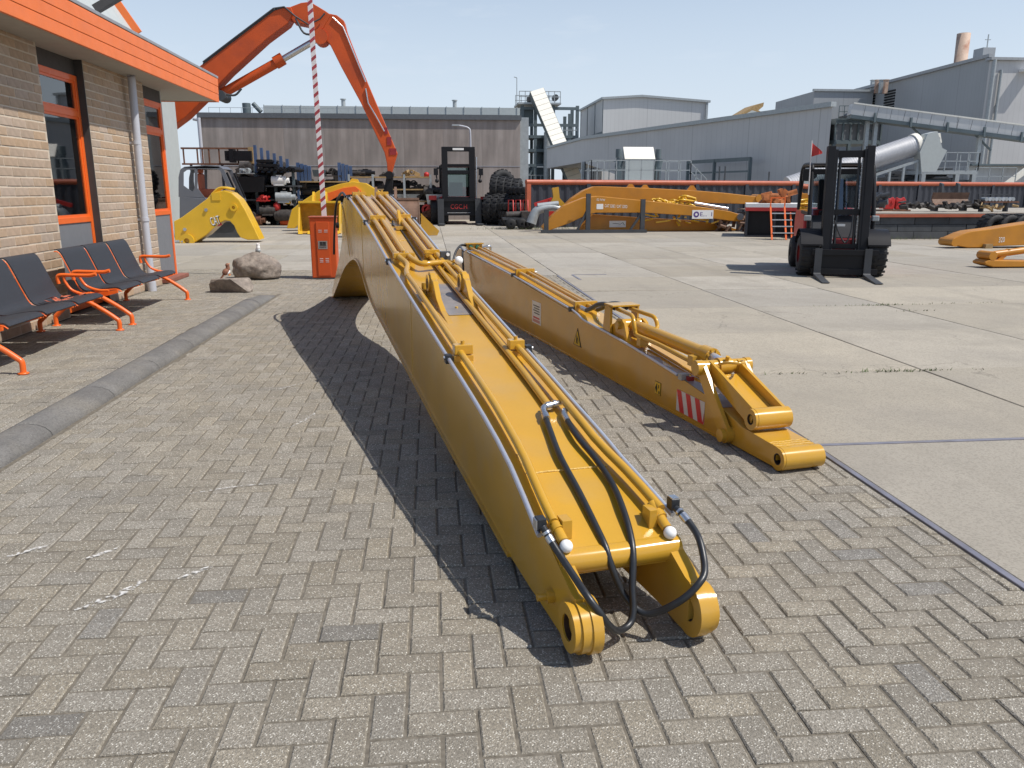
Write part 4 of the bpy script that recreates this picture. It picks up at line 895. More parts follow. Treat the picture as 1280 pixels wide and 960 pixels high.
# ================================================================== FAR FORKLIFT
ff = thing('forklift', 'tall dark container forklift standing in front of the concrete hall', 'forklift', (1.32,37.6,0), R(2))
for x in (-.62,.62):
    m = MB(); m.box(x-.13,x+.13,-.13,.13,.15,3.35); m.build('mast_rail', BLKP, ff)
for q in ((-.75,.75,-.1,.16,3.24,3.44),(-.5,.5,-.1,.1,2.25,2.42),(-.5,.5,-.1,.1,.95,1.25)): m = MB(); m.box(*q); m.build('mast_crossmember', BLKP, ff, bev=.02)
m = MB(); m.box(-.25,.25,-.112,-.1,3.29,3.38); m.build('plate', WPR, ff)
m = MB(); m.box(-.95,.95,-.32,-.2,1.05,1.18); m.box(-.95,.95,-.30,-.2,.42,.52); m.box(-.9,.9,-.24,-.18,.5,1.05); m.build('fork_carriage', BLKP, ff)
for x in (-.85,.85): m = MB(); m.box(x-.14,x+.14,-.45,-.33,.06,1.15); m.box(x-.13,x+.13,-1.55,-.33,.03,.09); m.build('fork', DGREY, ff)
text('lettering', 'CGC.H', .3, RED, ff, basis((-.02,-.245,.80),(1,0,0),(0,0,1)), width=.75)
m = MB(); m.box(-.55,.5,-.245,-.241,.53,.545); m.build('trim_line', WPR, ff)
m = MB(); m.box(-.62,.62,.9,.96,1.25,2.55); m.build('windscreen', FGLASS, ff); m = MB(); m.box(-.7,.7,.97,2.6,1.2,1.3); m.box(-.7,.7,.95,2.6,2.6,2.72)
for x in (-.7,.7):
    for y in (.95,2.55): m.box(x-.05,x+.05,y,y+.08,1.2,2.7)
m.box(-.3,.3,1.6,2.2,1.3,1.9); m.build('cab', BLKP, ff)
m = MB(); m.box(-.85,.85,.4,3.9,.45,1.25); m.box(-.95,.95,2.6,4.2,.5,1.7); m.build('body', DKRED, ff, bev=.06)
for x in (-1.05,1.05): 
    m = MB(); m.lathe([(.25,-.22),(.5,-.22),(.58,-.15),(.58,.15),(.5,.22),(.25,.22)],(x,.75,.58),'x',22); m.cyl((x-.15,.75,.58),(x+.15,.75,.58),.3,14); m.build('wheel', TYRE, ff)
for s in (-1,1):
    m = MB(); m.tube(bez([(s*.7,.0,2.45),(s*.95,0,2.5),(s*1.02,0,2.35),(s*.98,0,2.05)],4),.03,6); m.box(s*1.02-.10,s*1.02+.10,-.05,0,2.2,2.5); m.ball((s*.98,0,1.95),.09,8,6); m.build('mirror', BLKP, ff)
m = MB(); m.tube([(.80,0,.9),(.82,0,3.0)],.035,8); m.build('lift_pipe', STEEL, ff)
m = MB(); m.box(-1.35,-1.0,.3,.6,1.1,1.3); m.box(1.05,1.4,.3,.6,1.1,1.25); m.build('tail_lamp', RED, ff)

# ================================================================== CONCRETE HALL
hall = thing('concrete_hall', 'long weathered brown grey concrete hall with a flat dark roof edge', 'building', (-11.5,44,0))
HW = 16.34; m = MB(); m.box(0,HW,.06,24,0,5.12); hw = m.build('wall', CONC, hall)
pm = MB(); pm.box(-HW/16+.002, HW/16-.002, -.03, .05, 0, 2.76); lo_ = pm.mesh('wall_panel', CONC)
pm = MB(); pm.box(-HW/16+.002, HW/16-.002, -.03, .05, 2.79, 5.12); hi_ = pm.mesh('wall_panel', CONC)
for k in range(8):
    for me in (lo_, hi_):
        o = bpy.data.objects.new('wall_panel', me); COL.objects.link(o); o.parent = hw; o.location = ((k+.5)*HW/8, rnd.uniform(-.001,.001), 0)
m = MB(); m.box(-.12,HW+.05,-.16,24.1,5.12,5.36); m.build('roof_edge', ROOFD, hall)
m = MB(); m.tube([(-.02,-.22,5.1),(-.02,-.2,0)],.09,10); m.tube([(-.3,-.2,5.05),(-.02,-.2,5.0)],.09,8); m.build('downpipe', PVC, hall)
m = MB(); m.box(0,HW,-.05,-.032,2.765,2.785); m.build('joint_strip', PVC, hw)
m = MB(); m.box(HW+.001,HW+.5,.4,24,0,5.3); m.build('end_wall', GALV, hall)
cv = thing('roof_conveyor', 'pale covered conveyor running along the flat roof of the concrete hall', 'conveyor', (-9.1,46.5,5.36))
m = MB(); m.box(.3,14.2,0,.9,.24,.62); m.build('cover', LGREY, cv)
m = MB()
for k in range(15): m.box(.3+k*.98,.34+k*.98,-.03,0,.2,.66)
m.build('ribs', GALV, cv)
for k in range(6): m = MB(); m.box(.6+k*2.6,.8+k*2.6,.2,.7,0,.24); m.build('support', GALV, cv)
m = MB(); m.cyl((-.65,.3,.15),(-.65,.3,.75),.22,12); m.box(-1.0,-.2,0,.8,-.02,.2); m.cyl((.1,.3,.3),(-.3,.3,.75),.12,10); m.build('drive_unit', TEAL, cv)
for x in (4.5, 10.6): m = MB(); m.cyl((x,.5,.6),(x,.5,1.0),.11,10); m.cyl((x,.5,1.0),(x,.5,1.05),.16,10); m.build('vent_pipe', GALV, cv)
m = MB()
for k in range(18):
    m.cyl((-2.2+k*.55,-1.5,0),(-2.2+k*.55,-1.5,.35),.012,4)
m.bar((-2.2,-1.5,.35),(7.2,-1.5,.35),.02,.02); m.build('handrail', GALV, cv)
lp = thing('lamp_post', 'slim pale lamp post with a bent arm in front of the concrete hall', 'lamp post', (2.15,43,0))
m = MB(); m.tube(bez([(0,0,0),(0,0,2.5),(0,0,4.3),(-.08,0,4.62),(-.35,0,4.72),(-.6,0,4.76)],5),.045,8); m.build('post', PVC, lp); m = MB(); m.box(-.95,-.55,-.1,.1,4.72,4.80); m.build('lamp_head', GALV, lp, bev=.02)

# ================================================================== ORANGE DEMOLITION EXCAVATOR
YX = 34
ex = thing('demolition_excavator', 'huge orange excavator with its boom raised over the office roof', 'excavator', (-12,YX,0))
def plate_arm(name, pts, y0, y1, parent, m, Y=YX, off=(-12,YX), bev=.02):
    mb = MB(); mb.prism([(x-off[0], z) for x, z in xz(pts, Y)], y0, y1, 'y'); return mb.build(name, m, parent, bev=bev)
b1 = plate_arm('boom', [(170,140),(252,86),(347,15),(356,12),(366,12),(369,20),(362,32),(335,52),(290,93),(272,112),(235,148),(212,165),(170,190)], -.45,.45, ex, ORM)
knee = plate_arm('boom_knee', [(357,14),(378,6),(386,5),(393,7),(408,16),(415,21),(405,38),(397,42),(384,33),(369,30)], -.35,.35, ex, ORM)
s1 = plate_arm('stick', [(394,42),(400,28),(412,19),(422,21),(431,28),(434,40),(448,76),(470,128),(487,168),(497,192),(493,205),(490,216),(485,217),(484,204),(481,191),(470,168),(452,130),(428,86),(413,56)], -.32,.32, ex, ORM)
def seg(a, b, r, name, m, parent, y=0, n=12): A = at(*a,YX); B = at(*b,YX); mb = MB(); mb.cyl((A.x+12,y,A.z),(B.x+12,y,B.z),r,n); return mb.build(name, m, parent)
c_ = seg((276,118),(352,75),.18,'cylinder',ORM,ex); seg((344,79),(354,73),.24,'cylinder_head',ORM,c_); seg((352,75),(398,48),.12,'piston_rod',STEEL,c_)
P = at(402,48,YX); m = MB(); m.cyl((P.x+12,-.42,P.z),(P.x+12,.42,P.z),.28,16); m.build('pivot_pin', ORM, ex)
P = at(279,121,YX); m = MB(); m.cyl((P.x+12,-.5,P.z),(P.x+12,.5,P.z),.2,14); m.build('pivot_pin', DGREY, ex)
m = MB()
for dy, dx in ((-.47,0),(-.50,2)):
    pts = [(258,82-dx),(300,50-dx),(345,16-dx),(358,12),(372,24),(388,34),(402,27),(408,20)]; m.tube([Vector((p.x+12,dy,p.z)) for p in (at(*q,YX) for q in pts)], .028, 6)
pts = [(372,26),(382,44),(396,46)]; m.tube(bez([Vector((p.x+12,-.48,p.z)) for p in (at(*q,YX) for q in pts)],4), .04, 6)
pts = [(284,119),(296,120),(304,112)]; m.tube(bez([Vector((p.x+12,-.3,p.z)) for p in (at(*q,YX) for q in pts)],4), .04, 6)
m.build('hose_bundle', DGREY, ex)
m = MB()
for pts in ([(417,24),(430,36),(448,80),(458,104)],[(458,112),(461,130),(470,145),(481,165)]): m.tube([Vector((p.x+12,-.36,p.z)) for p in (at(*q,YX) for q in pts)], .03, 6)
m.build('stick_pipe', STEEL, ex)
for a, b in (((481,160),(485,168)),((484,172),(490,182)),((487,186),(496,194))):
    A, B = at(*a,YX), at(*b,YX); m = MB(); m.box(A.x+12,B.x+12,-.34,-.32,B.z,A.z); m.build('access_cover', DKRED, ex)
P = at(487,219,YX); m = MB(); m.cyl((P.x+12,-.4,P.z),(P.x+12,.4,P.z),.16,12); m.prism([(P.x+11.9,P.z),(P.x+12.15,P.z),(P.x+12.1,P.z-.5),(P.x+12.2,P.z-.9),(P.x+11.85,P.z-.95),(P.x+11.75,P.z-.6)],-.25,.25,'y'); m.build('quick_coupler', BLKP, ex)
m = MB(); m.box(-4.2,-.6,-1.6,1.6,1.2,3.0); m.build('house', ORM, ex, bev=.1); m = MB(); m.box(-4.6,-.2,-1.8,-1.1,0,1.1); m.box(-4.6,-.2,1.1,1.8,0,1.1); m.box(-4.1,-.6,-1.1,1.1,.4,1.2); m.build('tracks', DGREY, ex, bev=.2)
m = MB(); m.box(-2.0,-.4,-.35,.35,2.9,5.0); m.build('boom_foot', ORM, ex)

# ================================================================== YELLOW GOOSENECK BOOM WITH LOGO, GREY CAB
YC = 25.5
gb = thing('gooseneck_boom', 'short bright yellow gooseneck boom with a logo standing on its feet behind the boulders', 'excavator boom', (-6.4,YC,0))
O = lambda pts: [(x+6.4, max(z,.0)) for x, z in xz(pts, YC)]
m = MB(); m.prism(O([(222,276),(232,271),(262,249),(273,240),(284,238),(293,241),(302,249),(310,262),(321,284),(328,299),(313,299),(304,296),(300,290),(296,281),(291,276),(285,275),(277,279),(262,293),(247,305),(243,309),(232,310),(224,307)]), -.38,.38,'y'); m.build('box_beam', YEL2, gb, bev=.02)
P = O([(239,300)])[0]; m = MB(); m.ring((P[0],-.47,P[1]),(P[0],-.39,P[1]),.21,.08,20); m.ring((P[0],.39,P[1]),(P[0],.47,P[1]),.21,.08,20); m.build('foot_boss', YEL2, gb)
P = O([(224,301)])[0]; m = MB(); m.cyl((P[0]-.25,-.3,P[1]),(P[0]+.25,-.44,P[1]),.05,8); m.build('pin_rod', STEEL, gb)
for a in ((262,262),(236,286)): P = O([a])[0]; m = MB(); m.cyl((P[0],-.42,P[1]),(P[0],-.381,P[1]),.05,10); m.build('stud', STEEL, gb)
P = O([(296,259)])[0]; m = MB(); m.ring((P[0],-.44,P[1]),(P[0],-.381,P[1]),.11,.05,16); m.build('pivot_boss', YEL2, gb)
m = MB(); a, b, c = O([(271,246),(280,238),(292,240)]); 
for y in (-.3,-.1,.15): m.tube(bez([(a[0]-.5,y,a[1]-.45),(a[0],y,a[1]+.13),(b[0],y,b[1]+.08),(c[0],y,c[1]+.08)],4),.035,6)
m.box(a[0]-.05,a[0]+.2,-.4,.2,a[1]-.1,a[1]+.12); m.build('pipes', YEL2, gb)
P = O([(273,276)])[0]; an_ = R(14); u = (math.cos(an_),0,math.sin(an_)); v = (-math.sin(an_),0,math.cos(an_))
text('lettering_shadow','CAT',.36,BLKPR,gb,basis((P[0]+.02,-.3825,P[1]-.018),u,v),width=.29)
M2 = basis((P[0]-.0,-.3885,P[1]+.005),u,v); text('lettering','CAT',.36,WPR,gb,M2,width=.27)
m = MB(M2); m.prism([(-.02,-.165),(.16,-.165),(.16,-.08)],0,.002,'z'); m.build('logo_triangle', DKRED, gb, fix=True)
cb = thing('excavator_cab', 'detached grey excavator cab with its window openings empty', 'excavator cab', (-7.3,28.3,.4))
O = lambda pts: [(x+7.3, z-.4) for x, z in xz(pts, 28.3)]
out = [(231,277),(230,222),(232,213),(237,209),(262,207),(279,208),(285,212),(290,223),(303,250),(303,277)]
m = MB(); m.prism(O([(231,277),(231,245),(303,250),(303,277)]),-.6,.6,'y'); m.prism(O([(231,277),(230,222),(232,213),(237,209),(238,240),(238,277)]),-.6,.6,'y') if 0 else None
m.build('lower_body', MGREY, cb, bev=.03)
for y in (-.6, .56):
    m = MB(); m.prism(O([(230,246),(230,222),(232,213),(237,209),(262,207),(262,211),(240,213),(236,216),(236,232),(247,240),(247,246)]), y, y+.04,'y')
    m.prism(O([(247,246),(247,240),(249.5,235),(249.5,212),(253,211),(253,235),(262,247)]), y, y+.0402,'y')
    m.prism(O([(262,207),(279,208),(285,212),(290,223),(303,250),(298,250),(286,226),(281,214),(277,212),(262,211)]), y, y+.04,'y'); m.build('side_frame', MGREY, cb, fix=True)
m = MB(); m.prism(O([(232,212),(237,209),(262,207),(279,208),(285,212)]),-.6,.6,'y'); m.build('roof', MGREY, cb, bev=.03)
a = O([(288,216),(302,247)])
for y in (-.5,.5): m = MB(); m.bar((a[0][0],y,a[0][1]),(a[1][0],y,a[1][1]),.06,.06); m.build('front_pillar', BLKP, cb)
m = MB(); a = O([(262,240)])[0]; m.box(a[0]-.3,a[0]+.25,-.25,.25,a[1]-.35,a[1]+.1); m.box(a[0]-.3,a[0]-.18,-.25,.25,a[1],a[1]+.6); m.box(a[0]-.32,a[0]-.16,-.15,.15,a[1]+.6,a[1]+.78); m.build('seat', ORR, cb, bev=.05)
m = MB(); m.box(O([(231,276)])[0][0],O([(303,276)])[0][0],-.5,.5,-.4,.14); m.build('skid', DGREY, cb)

# ================================================================== STORAGE RACKS AND WHAT STANDS ON THEM
YR = 39
def rack(name, lab, x0, x1, levels, m, Y=YR, d=1.0, posts=None, h=None, load=None):
    t = thing(name, lab, 'rack', (x0, Y, 0)); W = x1-x0; H_ = h or max(levels)+.1
    for x in (posts or [0, W]):
        for y in (0, d): mb = MB(); mb.box(x-.05,x+.05,y-.04,y+.04,0,H_); mb.build('post', m, t)
    for z in levels: mb = MB(); mb.box(.052,W-.052,-.03,d+.03,z-.06,z); mb.build('shelf', load or m, t)
    return t
def lump(name, lab, cat, x, z, sx, sz_, m, Y=YR+.4, seed=1, sy=.5, kind='scrap'):
    r = random.Random(seed); mb = MB()
    if kind == 'scrap':
        for k in range(7):
            cx, cz = r.uniform(-.34,.34)*sx, r.uniform(.22,.6)*sz_; q = r.random()
            if q < .45: mb.cyl((cx-.2*sx,r.uniform(-.3,.3)*sy,cz),(cx+.2*sx,r.uniform(-.3,.3)*sy,cz*r.uniform(.6,1.3)),.2*sz_*r.uniform(.5,1.1),8)
            elif q < .8: mb.M = Matrix.Translation((cx,0,cz)) @ Matrix.Rotation(r.uniform(-.6,.6),4,'Y') @ Matrix.Rotation(r.uniform(0,1.5),4,'Z'); mb.cbox((0,0,0),(sx*r.uniform(.15,.45),sy*r.uniform(.3,.9),sz_*r.uniform(.15,.5))); mb.M = None
            else: mb.ring((cx,-.3*sy,cz),(cx,.3*sy,cz),.35*sz_,.2*sz_,14)
        mb.box(-.45*sx,.45*sx,-.4*sy,.4*sy,0,.12*sz_)
    elif kind == 'bottle': mb.lathe([(0,0),(.5*sx,0),(.5*sx,.7*sz_),(.3*sx,.9*sz_),(.12*sx,.95*sz_),(.12*sx,sz_),(0,sz_)],(0,0,0),n=12)
    elif kind == 'tub': mb.add([(-.42*sx,-.4*sy,0),(.42*sx,-.4*sy,0),(.42*sx,.4*sy,0),(-.42*sx,.4*sy,0),(-.5*sx,-.5*sy,sz_),(.5*sx,-.5*sy,sz_),(.5*sx,.5*sy,sz_),(-.5*sx,.5*sy,sz_)],[(0,3,2,1),(0,1,5,4),(1,2,6,5),(2,3,7,6),(3,0,4,7)]); mb.box(-.46*sx,.46*sx,-.45*sy,.45*sy,sz_*.7,sz_*.75)
    elif kind == 'motor': mb.cyl((-.45*sx,0,.5*sz_),(.3*sx,0,.5*sz_),.42*sz_,14); mb.cyl((.3*sx,0,.5*sz_),(.5*sx,0,.5*sz_),.25*sz_,12); mb.box(-.35*sx,.2*sx,-.3*sy,.3*sy,0,.2*sz_); mb.box(-.2*sx,.1*sx,-.15*sy,.15*sy,.85*sz_,sz_)
    elif kind == 'roll': mb.ring((-.5*sx,0,.5*sz_),(.5*sx,0,.5*sz_),.5*sz_,.3*sz_,16); mb.ring((-.3*sx,.0,.5*sz_),(.3*sx,.0,.5*sz_),.54*sz_,.45*sz_,16)
    o = mb.build(name, m); o.location = (x, Y, z); o.rotation_euler = (0,0,r.uniform(-.3,.3)); return tag(o, lab, cat)
# left: rusty stacking frame with pipes in front of the hall corner
p0, p1 = at(226,185,40), at(318,205,40)
t = thing('stacking_rack', 'rusty ladder like steel rack raised on posts left of the concrete hall', 'frame', (p0.x,40,0)); w_ = p1.x-p0.x
for nm, z in (('rail',p0.z),('rail',p1.z)): m = MB(); m.box(0,w_,-.05,.05,z-.05,z+.03); m.build(nm, RUST, t)
for k in (.03,.22,.29,.38,.52,.78,.96): m = MB(); m.box(w_*k-.03,w_*k+.03,-.03,.03,p1.z+.03,p0.z-.05); m.build('rung', RUST, t)
for k in (.12,.55,.9): m = MB(); m.box(w_*k-.05,w_*k+.05,-.05,.05,0,p1.z-.05); m.build('post', DGREY, t)
m = MB(); m.box(w_*.93,w_*1.0,-.12,-.06,p1.z+.02,p0.z+.05); m.build('timber', PALLET, t)
a = at(310,195,39.9); o = MB(); o.box(-.9,.3,-.25,.25,-.22,.22); o.box(-.7,-.5,-.3,.3,-.3,.3); o = o.build('steel_box', BLKP); o.location = (a.x-.1,39.9,a.z); tag(o,'black steel box hanging in the rusty raised frame','steel box')
# fan of dark pipes laid on a cantilever rack
t = thing('cantilever_rack', 'dark cantilever rack carrying a stack of black pipes and blue uprights', 'rack', (at(345,280,38).x,38,0)); bx = t.location.x
for x in (-.75,.1,.9): m = MB(); m.box(x-.06,x+.06,-.05,.05,0,2.6); m.build('post', TEAL, t)
for z in (.55,1.15,1.75): m = MB(); m.box(-1.3,1.2,-.5,.45,z-.07,z); m.build('shelf', DGREY, t)
for k in range(6):
    a = at(321+8*k,182+3.4*k,38); m = MB(); m.box(a.x-bx-.07,a.x-bx+.05,-.46,-.34,2.3,a.z); m.build('blue_upright', BLUE, t)
for k in range(22):
    a = at(322+2.2*k,188+1.6*k,37.4); zz = max(2.42, a.z-.0) ; m = MB(); m.cyl((a.x-bx,-.8+rnd.uniform(-.2,.2),2.40+.03*(k%4)),(a.x-bx+.15,.9,2.40+.03*(k%4)),.07,8); 
    if a.z > 2.6: m.cyl((a.x-bx,-.8,2.6),(a.x-bx+.1,.9,2.6),.07,8)
    if a.z > 2.8: m.cyl((a.x-bx,-.8,2.78),(a.x-bx+.1,.9,2.78),.07,8)
    o = m.build('pipe', BLKP); o.location = (bx,38,0); tag(o, 'black pipe lying in the dark stack on the cantilever rack', 'pipe', 'black pipes on the cantilever rack')
def A(px_, py_, Y=YR): return at(px_, py_, Y)
items = [('engine_part','dark oily engine block on the lowest rack shelf beside the yellow gooseneck','engine part',(318,268),1.0,.5,SCRAP,'scrap'),
 ('engine_part','dark drum shaped part on the ground under the pipe rack','engine part',(330,276),.8,.5,RUST,'motor'),
 ('engine_part','greasy gearbox with a red cap on the lower pipe rack shelf','engine part',(345,262),.9,.45,SCRAP,'motor'),
 ('red_canister','small red canister near the foot of the pipe rack','canister',(354,257),.3,.35,RED,'bottle'),
 ('steel_tub','open black steel tub on the upper left rack shelf','tub',(323,231),1.3,.65,BLKP,'tub'),
 ('valve_stack','pale valve parts standing on the black tub','valve',(318,214),.8,.3,GALV,'scrap'),
 ('white_tank','white plastic tank lying on the pipe rack shelf','tank',(358,226),.8,.45,WPR,'motor'),
 ('grey_tank','grey tank with a rounded end below the white tank','tank',(364,246),.9,.5,GALV,'motor'),
 ('tow_bracket','red painted bracket leaning on the middle rack shelf','bracket',(338,246),.6,.35,RED,'scrap'),
 ('yellow_can','small yellow can on the rack beside the yellow bucket','can',(367,250),.25,.3,YEL2,'bottle'),
 ('spring_coil','dark coil lying left of the yellow bucket','coil',(362,268),.7,.5,SCRAP,'roll'),
 ('orange_roller','orange roller on the ground at the foot of the yellow bucket','roller',(366,281),.5,.3,ORM,'roll')]
for i, (n, l, c, p, sx, s_, mm, kd) in enumerate(items):
    a = A(*p); lump(n, l, c, a.x, max(0,a.z-s_*.5), sx, s_, mm, Y=37.4, seed=i+3, kind=kd)
p0, p1 = A(372,224), A(436,224)
rk = rack('pallet_rack', 'pallet rack with blue posts and ochre beams behind the yellow bucket', p0.x, p1.x, [.9,1.95], BLUE, h=1.95, load=PALLET)
for pxs in ((377,'left of the barrier pole'),(429,'right of the barrier pole')):
    a = A(pxs[0],203)
    for k in range(4): m = MB(); m.box(-.09,.05,-.1,.1,0,a.z-1.95-.05*k); o = m.build('blue_profile', BLUE); o.location = (a.x-.2+.17*k,YR+.3,1.951); tag(o, '%s blue steel upright from the left in the bundle %s' % (('first','second','third','fourth')[k], pxs[1]), 'upright', 'blue uprights '+pxs[1])
its = [('crate_of_parts','dark parts crate on the blue rack beside the barrier pole','crate',(415,212),1.0,.42,SCRAP,'scrap'),('parts_box','green grey parts box between the blue upright bundles','parts box',(398,214),.6,.3,TEAL,'tub'),
 ('long_case','long black case on the second shelf of the blue rack','case',(400,228),1.7,.3,BLKP,'motor')]
p0, p1 = A(436,220), A(538,220)
rk2 = rack('shelf_rack', 'long grey shelf rack with ochre shelf boards right of the barrier pole', p0.x, p1.x, [.35,1.05,1.60,2.16], GALV, posts=[0,1.1,2.55,p1.x-p0.x], load=PALLET)
its += [('hydraulic_motor','dark hydraulic motor on the top rack shelf left of the orange stick','motor',(444,214),.9,.3,SCRAP,'motor'),('hydraulic_pump','long dark pump on the top rack shelf next to the orange stick','pump',(457,214),.8,.35,BLKP,'motor'),
 ('travel_motor','dark motor on the top rack shelf behind the orange coupler','motor',(484,217),.8,.25,SCRAP,'scrap'),('wooden_parts','pile of yellowish timber parts on the top rack shelf','timber',(514,216),.9,.35,PALLET,'scrap'),
 ('pink_part','small pink red part at the right end of the top rack shelf','part',(533,217),.25,.22,RED,'bottle'),('valve_block','greenish valve block on the second rack shelf','valve',(449,231),.9,.3,TEAL,'scrap'),
 ('black_swivel','black swivel housing on the second rack shelf','housing',(470,230),.6,.35,BLKP,'roll'),('black_drum','black half round drum on the second rack shelf','drum',(495,231),.75,.4,BLKP,'motor'),
 ('black_cluster','black clustered parts on the second rack shelf near its right post','parts',(511,231),.8,.42,BLKP,'scrap'),('grey_crate','pale grey crate on the third rack shelf','crate',(475,245),1.0,.3,GALV,'tub'),
 ('grey_crate','pale grey crate on the third rack shelf by the right post','crate',(510,245),1.1,.3,LGREY,'tub'),('dark_bin','dark bin low on the rack beside the brown bucket','bin',(526,262),1.2,.5,BLKP,'tub')]
for i, (n, l, c, p, sx, s_, mm, kd) in enumerate(its):
    a = A(*p); z = min((.0,.36,.91,1.06,1.61,1.951,2.161), key=lambda q: abs(q-(a.z-s_*.5))); lump(n, l, c, a.x, z, sx, s_, mm, Y=YR+.45, seed=i+40, kind=kd)
lump('grey_bonnet','pale grey machine bonnet left of the tall forklift','bonnet',A(545,252).x,.9,.9,.45,LGREY,Y=38.6,seed=71,kind='tub')
lump('red_machine','red compact machine part behind the left of the tall forklift','machine part',A(541,265).x,.35,.9,.7,RED,Y=38.9,seed=72)
lump('stone_block','dark rusty pump block on the ground left of the tall forklift','pump',A(534,272).x,0,.8,.8,RUST,Y=38.7,seed=74)

# ================================================================== BUCKETS AND THE ARCHED BOOM BEHIND THE LONG BOOM
def bucket(name, lab, x0, x1, Y, h, m, teeth=True, inner=None, d=1.0):
    t = thing(name, lab, 'bucket', ((x0+x1)/2, Y, 0)); W = (x1-x0)/2
    prof = bez([(-.45,.03),(.0,.0),(.45,.10),(.62,.45),(.45,.85),(.1,1.0)],5); P = [(p.x*d, p.y*h) for p in prof]
    th = .05; n = len(P); Q = [(a, b) for a, b in P]; Rr = [(a*.9, b*.93+.035*h) for a, b in P]
    mb = MB(); mb.add([(x,*p) for x in (-W,W) for p in Q], [(i,i+1,n+i+1,n+i) for i in range(n-1)]); mb.add([(x,*p) for x in (-W,W) for p in Rr], [(n+i,n+i+1,i+1,i) for i in range(n-1)])
    mb.add([(-W,*Q[0]),(W,*Q[0]),(W,*Rr[0]),(-W,*Rr[0])],[(0,1,2,3)]); mb.add([(-W,*Q[-1]),(W,*Q[-1]),(W,*Rr[-1]),(-W,*Rr[-1])],[(3,2,1,0)]); sh = mb.build('shell', inner or m, t)
    for x in (-W, W): mb = MB(); mb.prism(Q, x-.03, x+.03, 'x'); mb.build('side_plate', m, t, bev=.008)
    mb = MB(); mb.box(-W-.02,W+.02,P[-1][0]-.12,P[-1][0]+.12,h*.98,h*1.05); mb.build('top_beam', m, t, bev=.01)
    for k in (-.3,.3): mb = MB(); mb.prism([(P[-1][0]-.1,h*1.0),(P[-1][0]+.5,h*.9),(P[-1][0]+.45,h*1.25),(P[-1][0]+.2,h*1.35)],k*W-.04,k*W+.04,'x'); mb.build('ear', m, t)
    if teeth:
        for k in range(5): x = -W+.08+(2*W-.16)*k/4; mb = MB(); mb.prism([(-.62*d,.02),(-.42*d,.0),(-.40*d,.12),(-.5*d,.12)],x-.07,x+.07,'x'); mb.build('tooth', m, t)
    return t
p0, p1 = at(374,282,30), at(425,282,30)
bucket('excavator_bucket', 'open bright yellow excavator bucket behind the barrier cabinet', p0.x, p1.x, 30.2, 1.10, YEL2, inner=mat('worn_yellow_inside',(.45,.25,.03),.6,var=.3,vscale=3))
p0, p1 = at(484,285,28), at(524,285,28)
bk = bucket('excavator_bucket', 'worn brown excavator bucket standing behind the long boom', p0.x-1.1, p1.x, 28.0, 1.22, BRN, False, d=-1.0)
m = MB(); q = at(526,270,28.2); m.prism([(0,.0),(.55,-.0),(.62,.15),(.3,.45),(.0,.75)],-.06,.06,'y'); o = m.build('side_cutter', YEL); o.location = (q.x,28.3,.02); tag(o,'yellow bracket plate leaning beside the brown bucket','bracket')
YA = 32.5; ab = thing('arched_boom', 'orange and yellow arched excavator boom behind the long boom', 'excavator boom', (at(430,260,YA).x,YA,0)); bx = ab.location.x
OO = lambda pts: [(x-bx, z) for x, z in xz(pts, YA)]
m = MB(); m.prism(OO([(366,262),(378,252),(400,238),(425,230),(442,227),(458,229),(476,240),(500,258),(512,285),(500,285),(484,262),(462,246),(440,238),(415,244),(392,256),(384,270),(370,285),(360,285)]),-.3,.3,'y'); m.build('box_beam', YEL2, ab, bev=.02)
m = MB(); m.prism(OO([(400,250),(412,241),(430,235),(445,233),(452,238),(455,246),(440,243),(424,245),(412,252),(406,262)]),-.4,-.305,'y'); m.build('orange_guard', ORF, ab, bev=.01)
m = MB(); m.prism(OO([(436,228),(440,223),(447,224),(450,229)]),-.1,.1,'y'); m.build('lug', YEL2, ab)
# ================================================================== TYRES
def tyre(lab, loc, rot, r=.62, w_=.40, grp='tyres piled beside the tall forklift'):
    t = thing('tyre', lab, 'tyre', loc, 0, grp); t.rotation_euler = rot
    m = MB(); m.lathe([(r*.52,-w_*.42),(r*.8,-w_*.5),(r*.97,-w_*.40),(r,-w_*.2),(r,w_*.2),(r*.97,w_*.40),(r*.8,w_*.5),(r*.52,w_*.42),(r*.5,0),(r*.52,-w_*.42)],(0,0,0),n=26); m.build('carcass', TYRE, t)
    m = MB(); 
    for k in range(18): m.M = Matrix.Rotation(2*math.pi*k/18,4,'Z'); m.box(r*.97,r*1.035,-.05,.05,-w_*.42,-.02); m.M = m.M @ Matrix.Rotation(.17,4,'Z'); m.box(r*.97,r*1.035,-.05,.05,.02,w_*.42)
    m.build('tread', TYRE, t); return t
x0 = at(605,280,37.5).x
ORD = ['first','second','third','fourth','fifth']
for k in range(5): tyre(ORD[k]+' upright tyre from the tall forklift in the row beside it', (x0+.35+.30*k,37.3-.1*k,.72), (R(90),R(0),R(62)), .70, .42)
for k in range(4): tyre(ORD[k]+' tyre from the left lying on top of the upright tyres', (x0+.55+.33*k,37.5,1.62-.05*k), (R(90),0,R(70)), .58, .36)
tyre('topmost black tyre leaning at the back of the tyre pile', (x0+.95,38.2,1.85), (R(75),0,R(30)), .62, .36)
for k in range(5): tyre(ORD[k]+' tyre from the ground in the stack left of the orange edged wall', (x0+1.75,36.6,.17+.34*k), (0,0,k), .66, .32)
for k in range(3): tyre(ORD[k]+' tyre from the ground in the low stack before the tyre pile', (x0+1.15,36.1,.17+.34*k), (0,0,k), .58, .32)
t = thing('parts_trolley', 'low dark trolley with a red frame in front of the tyres', 'trolley', (at(648,285,33).x,33,0))
m = MB(); m.box(-.65,.6,-.35,.35,.38,.46); m.build('platform', DGREY, t); m = MB(); 
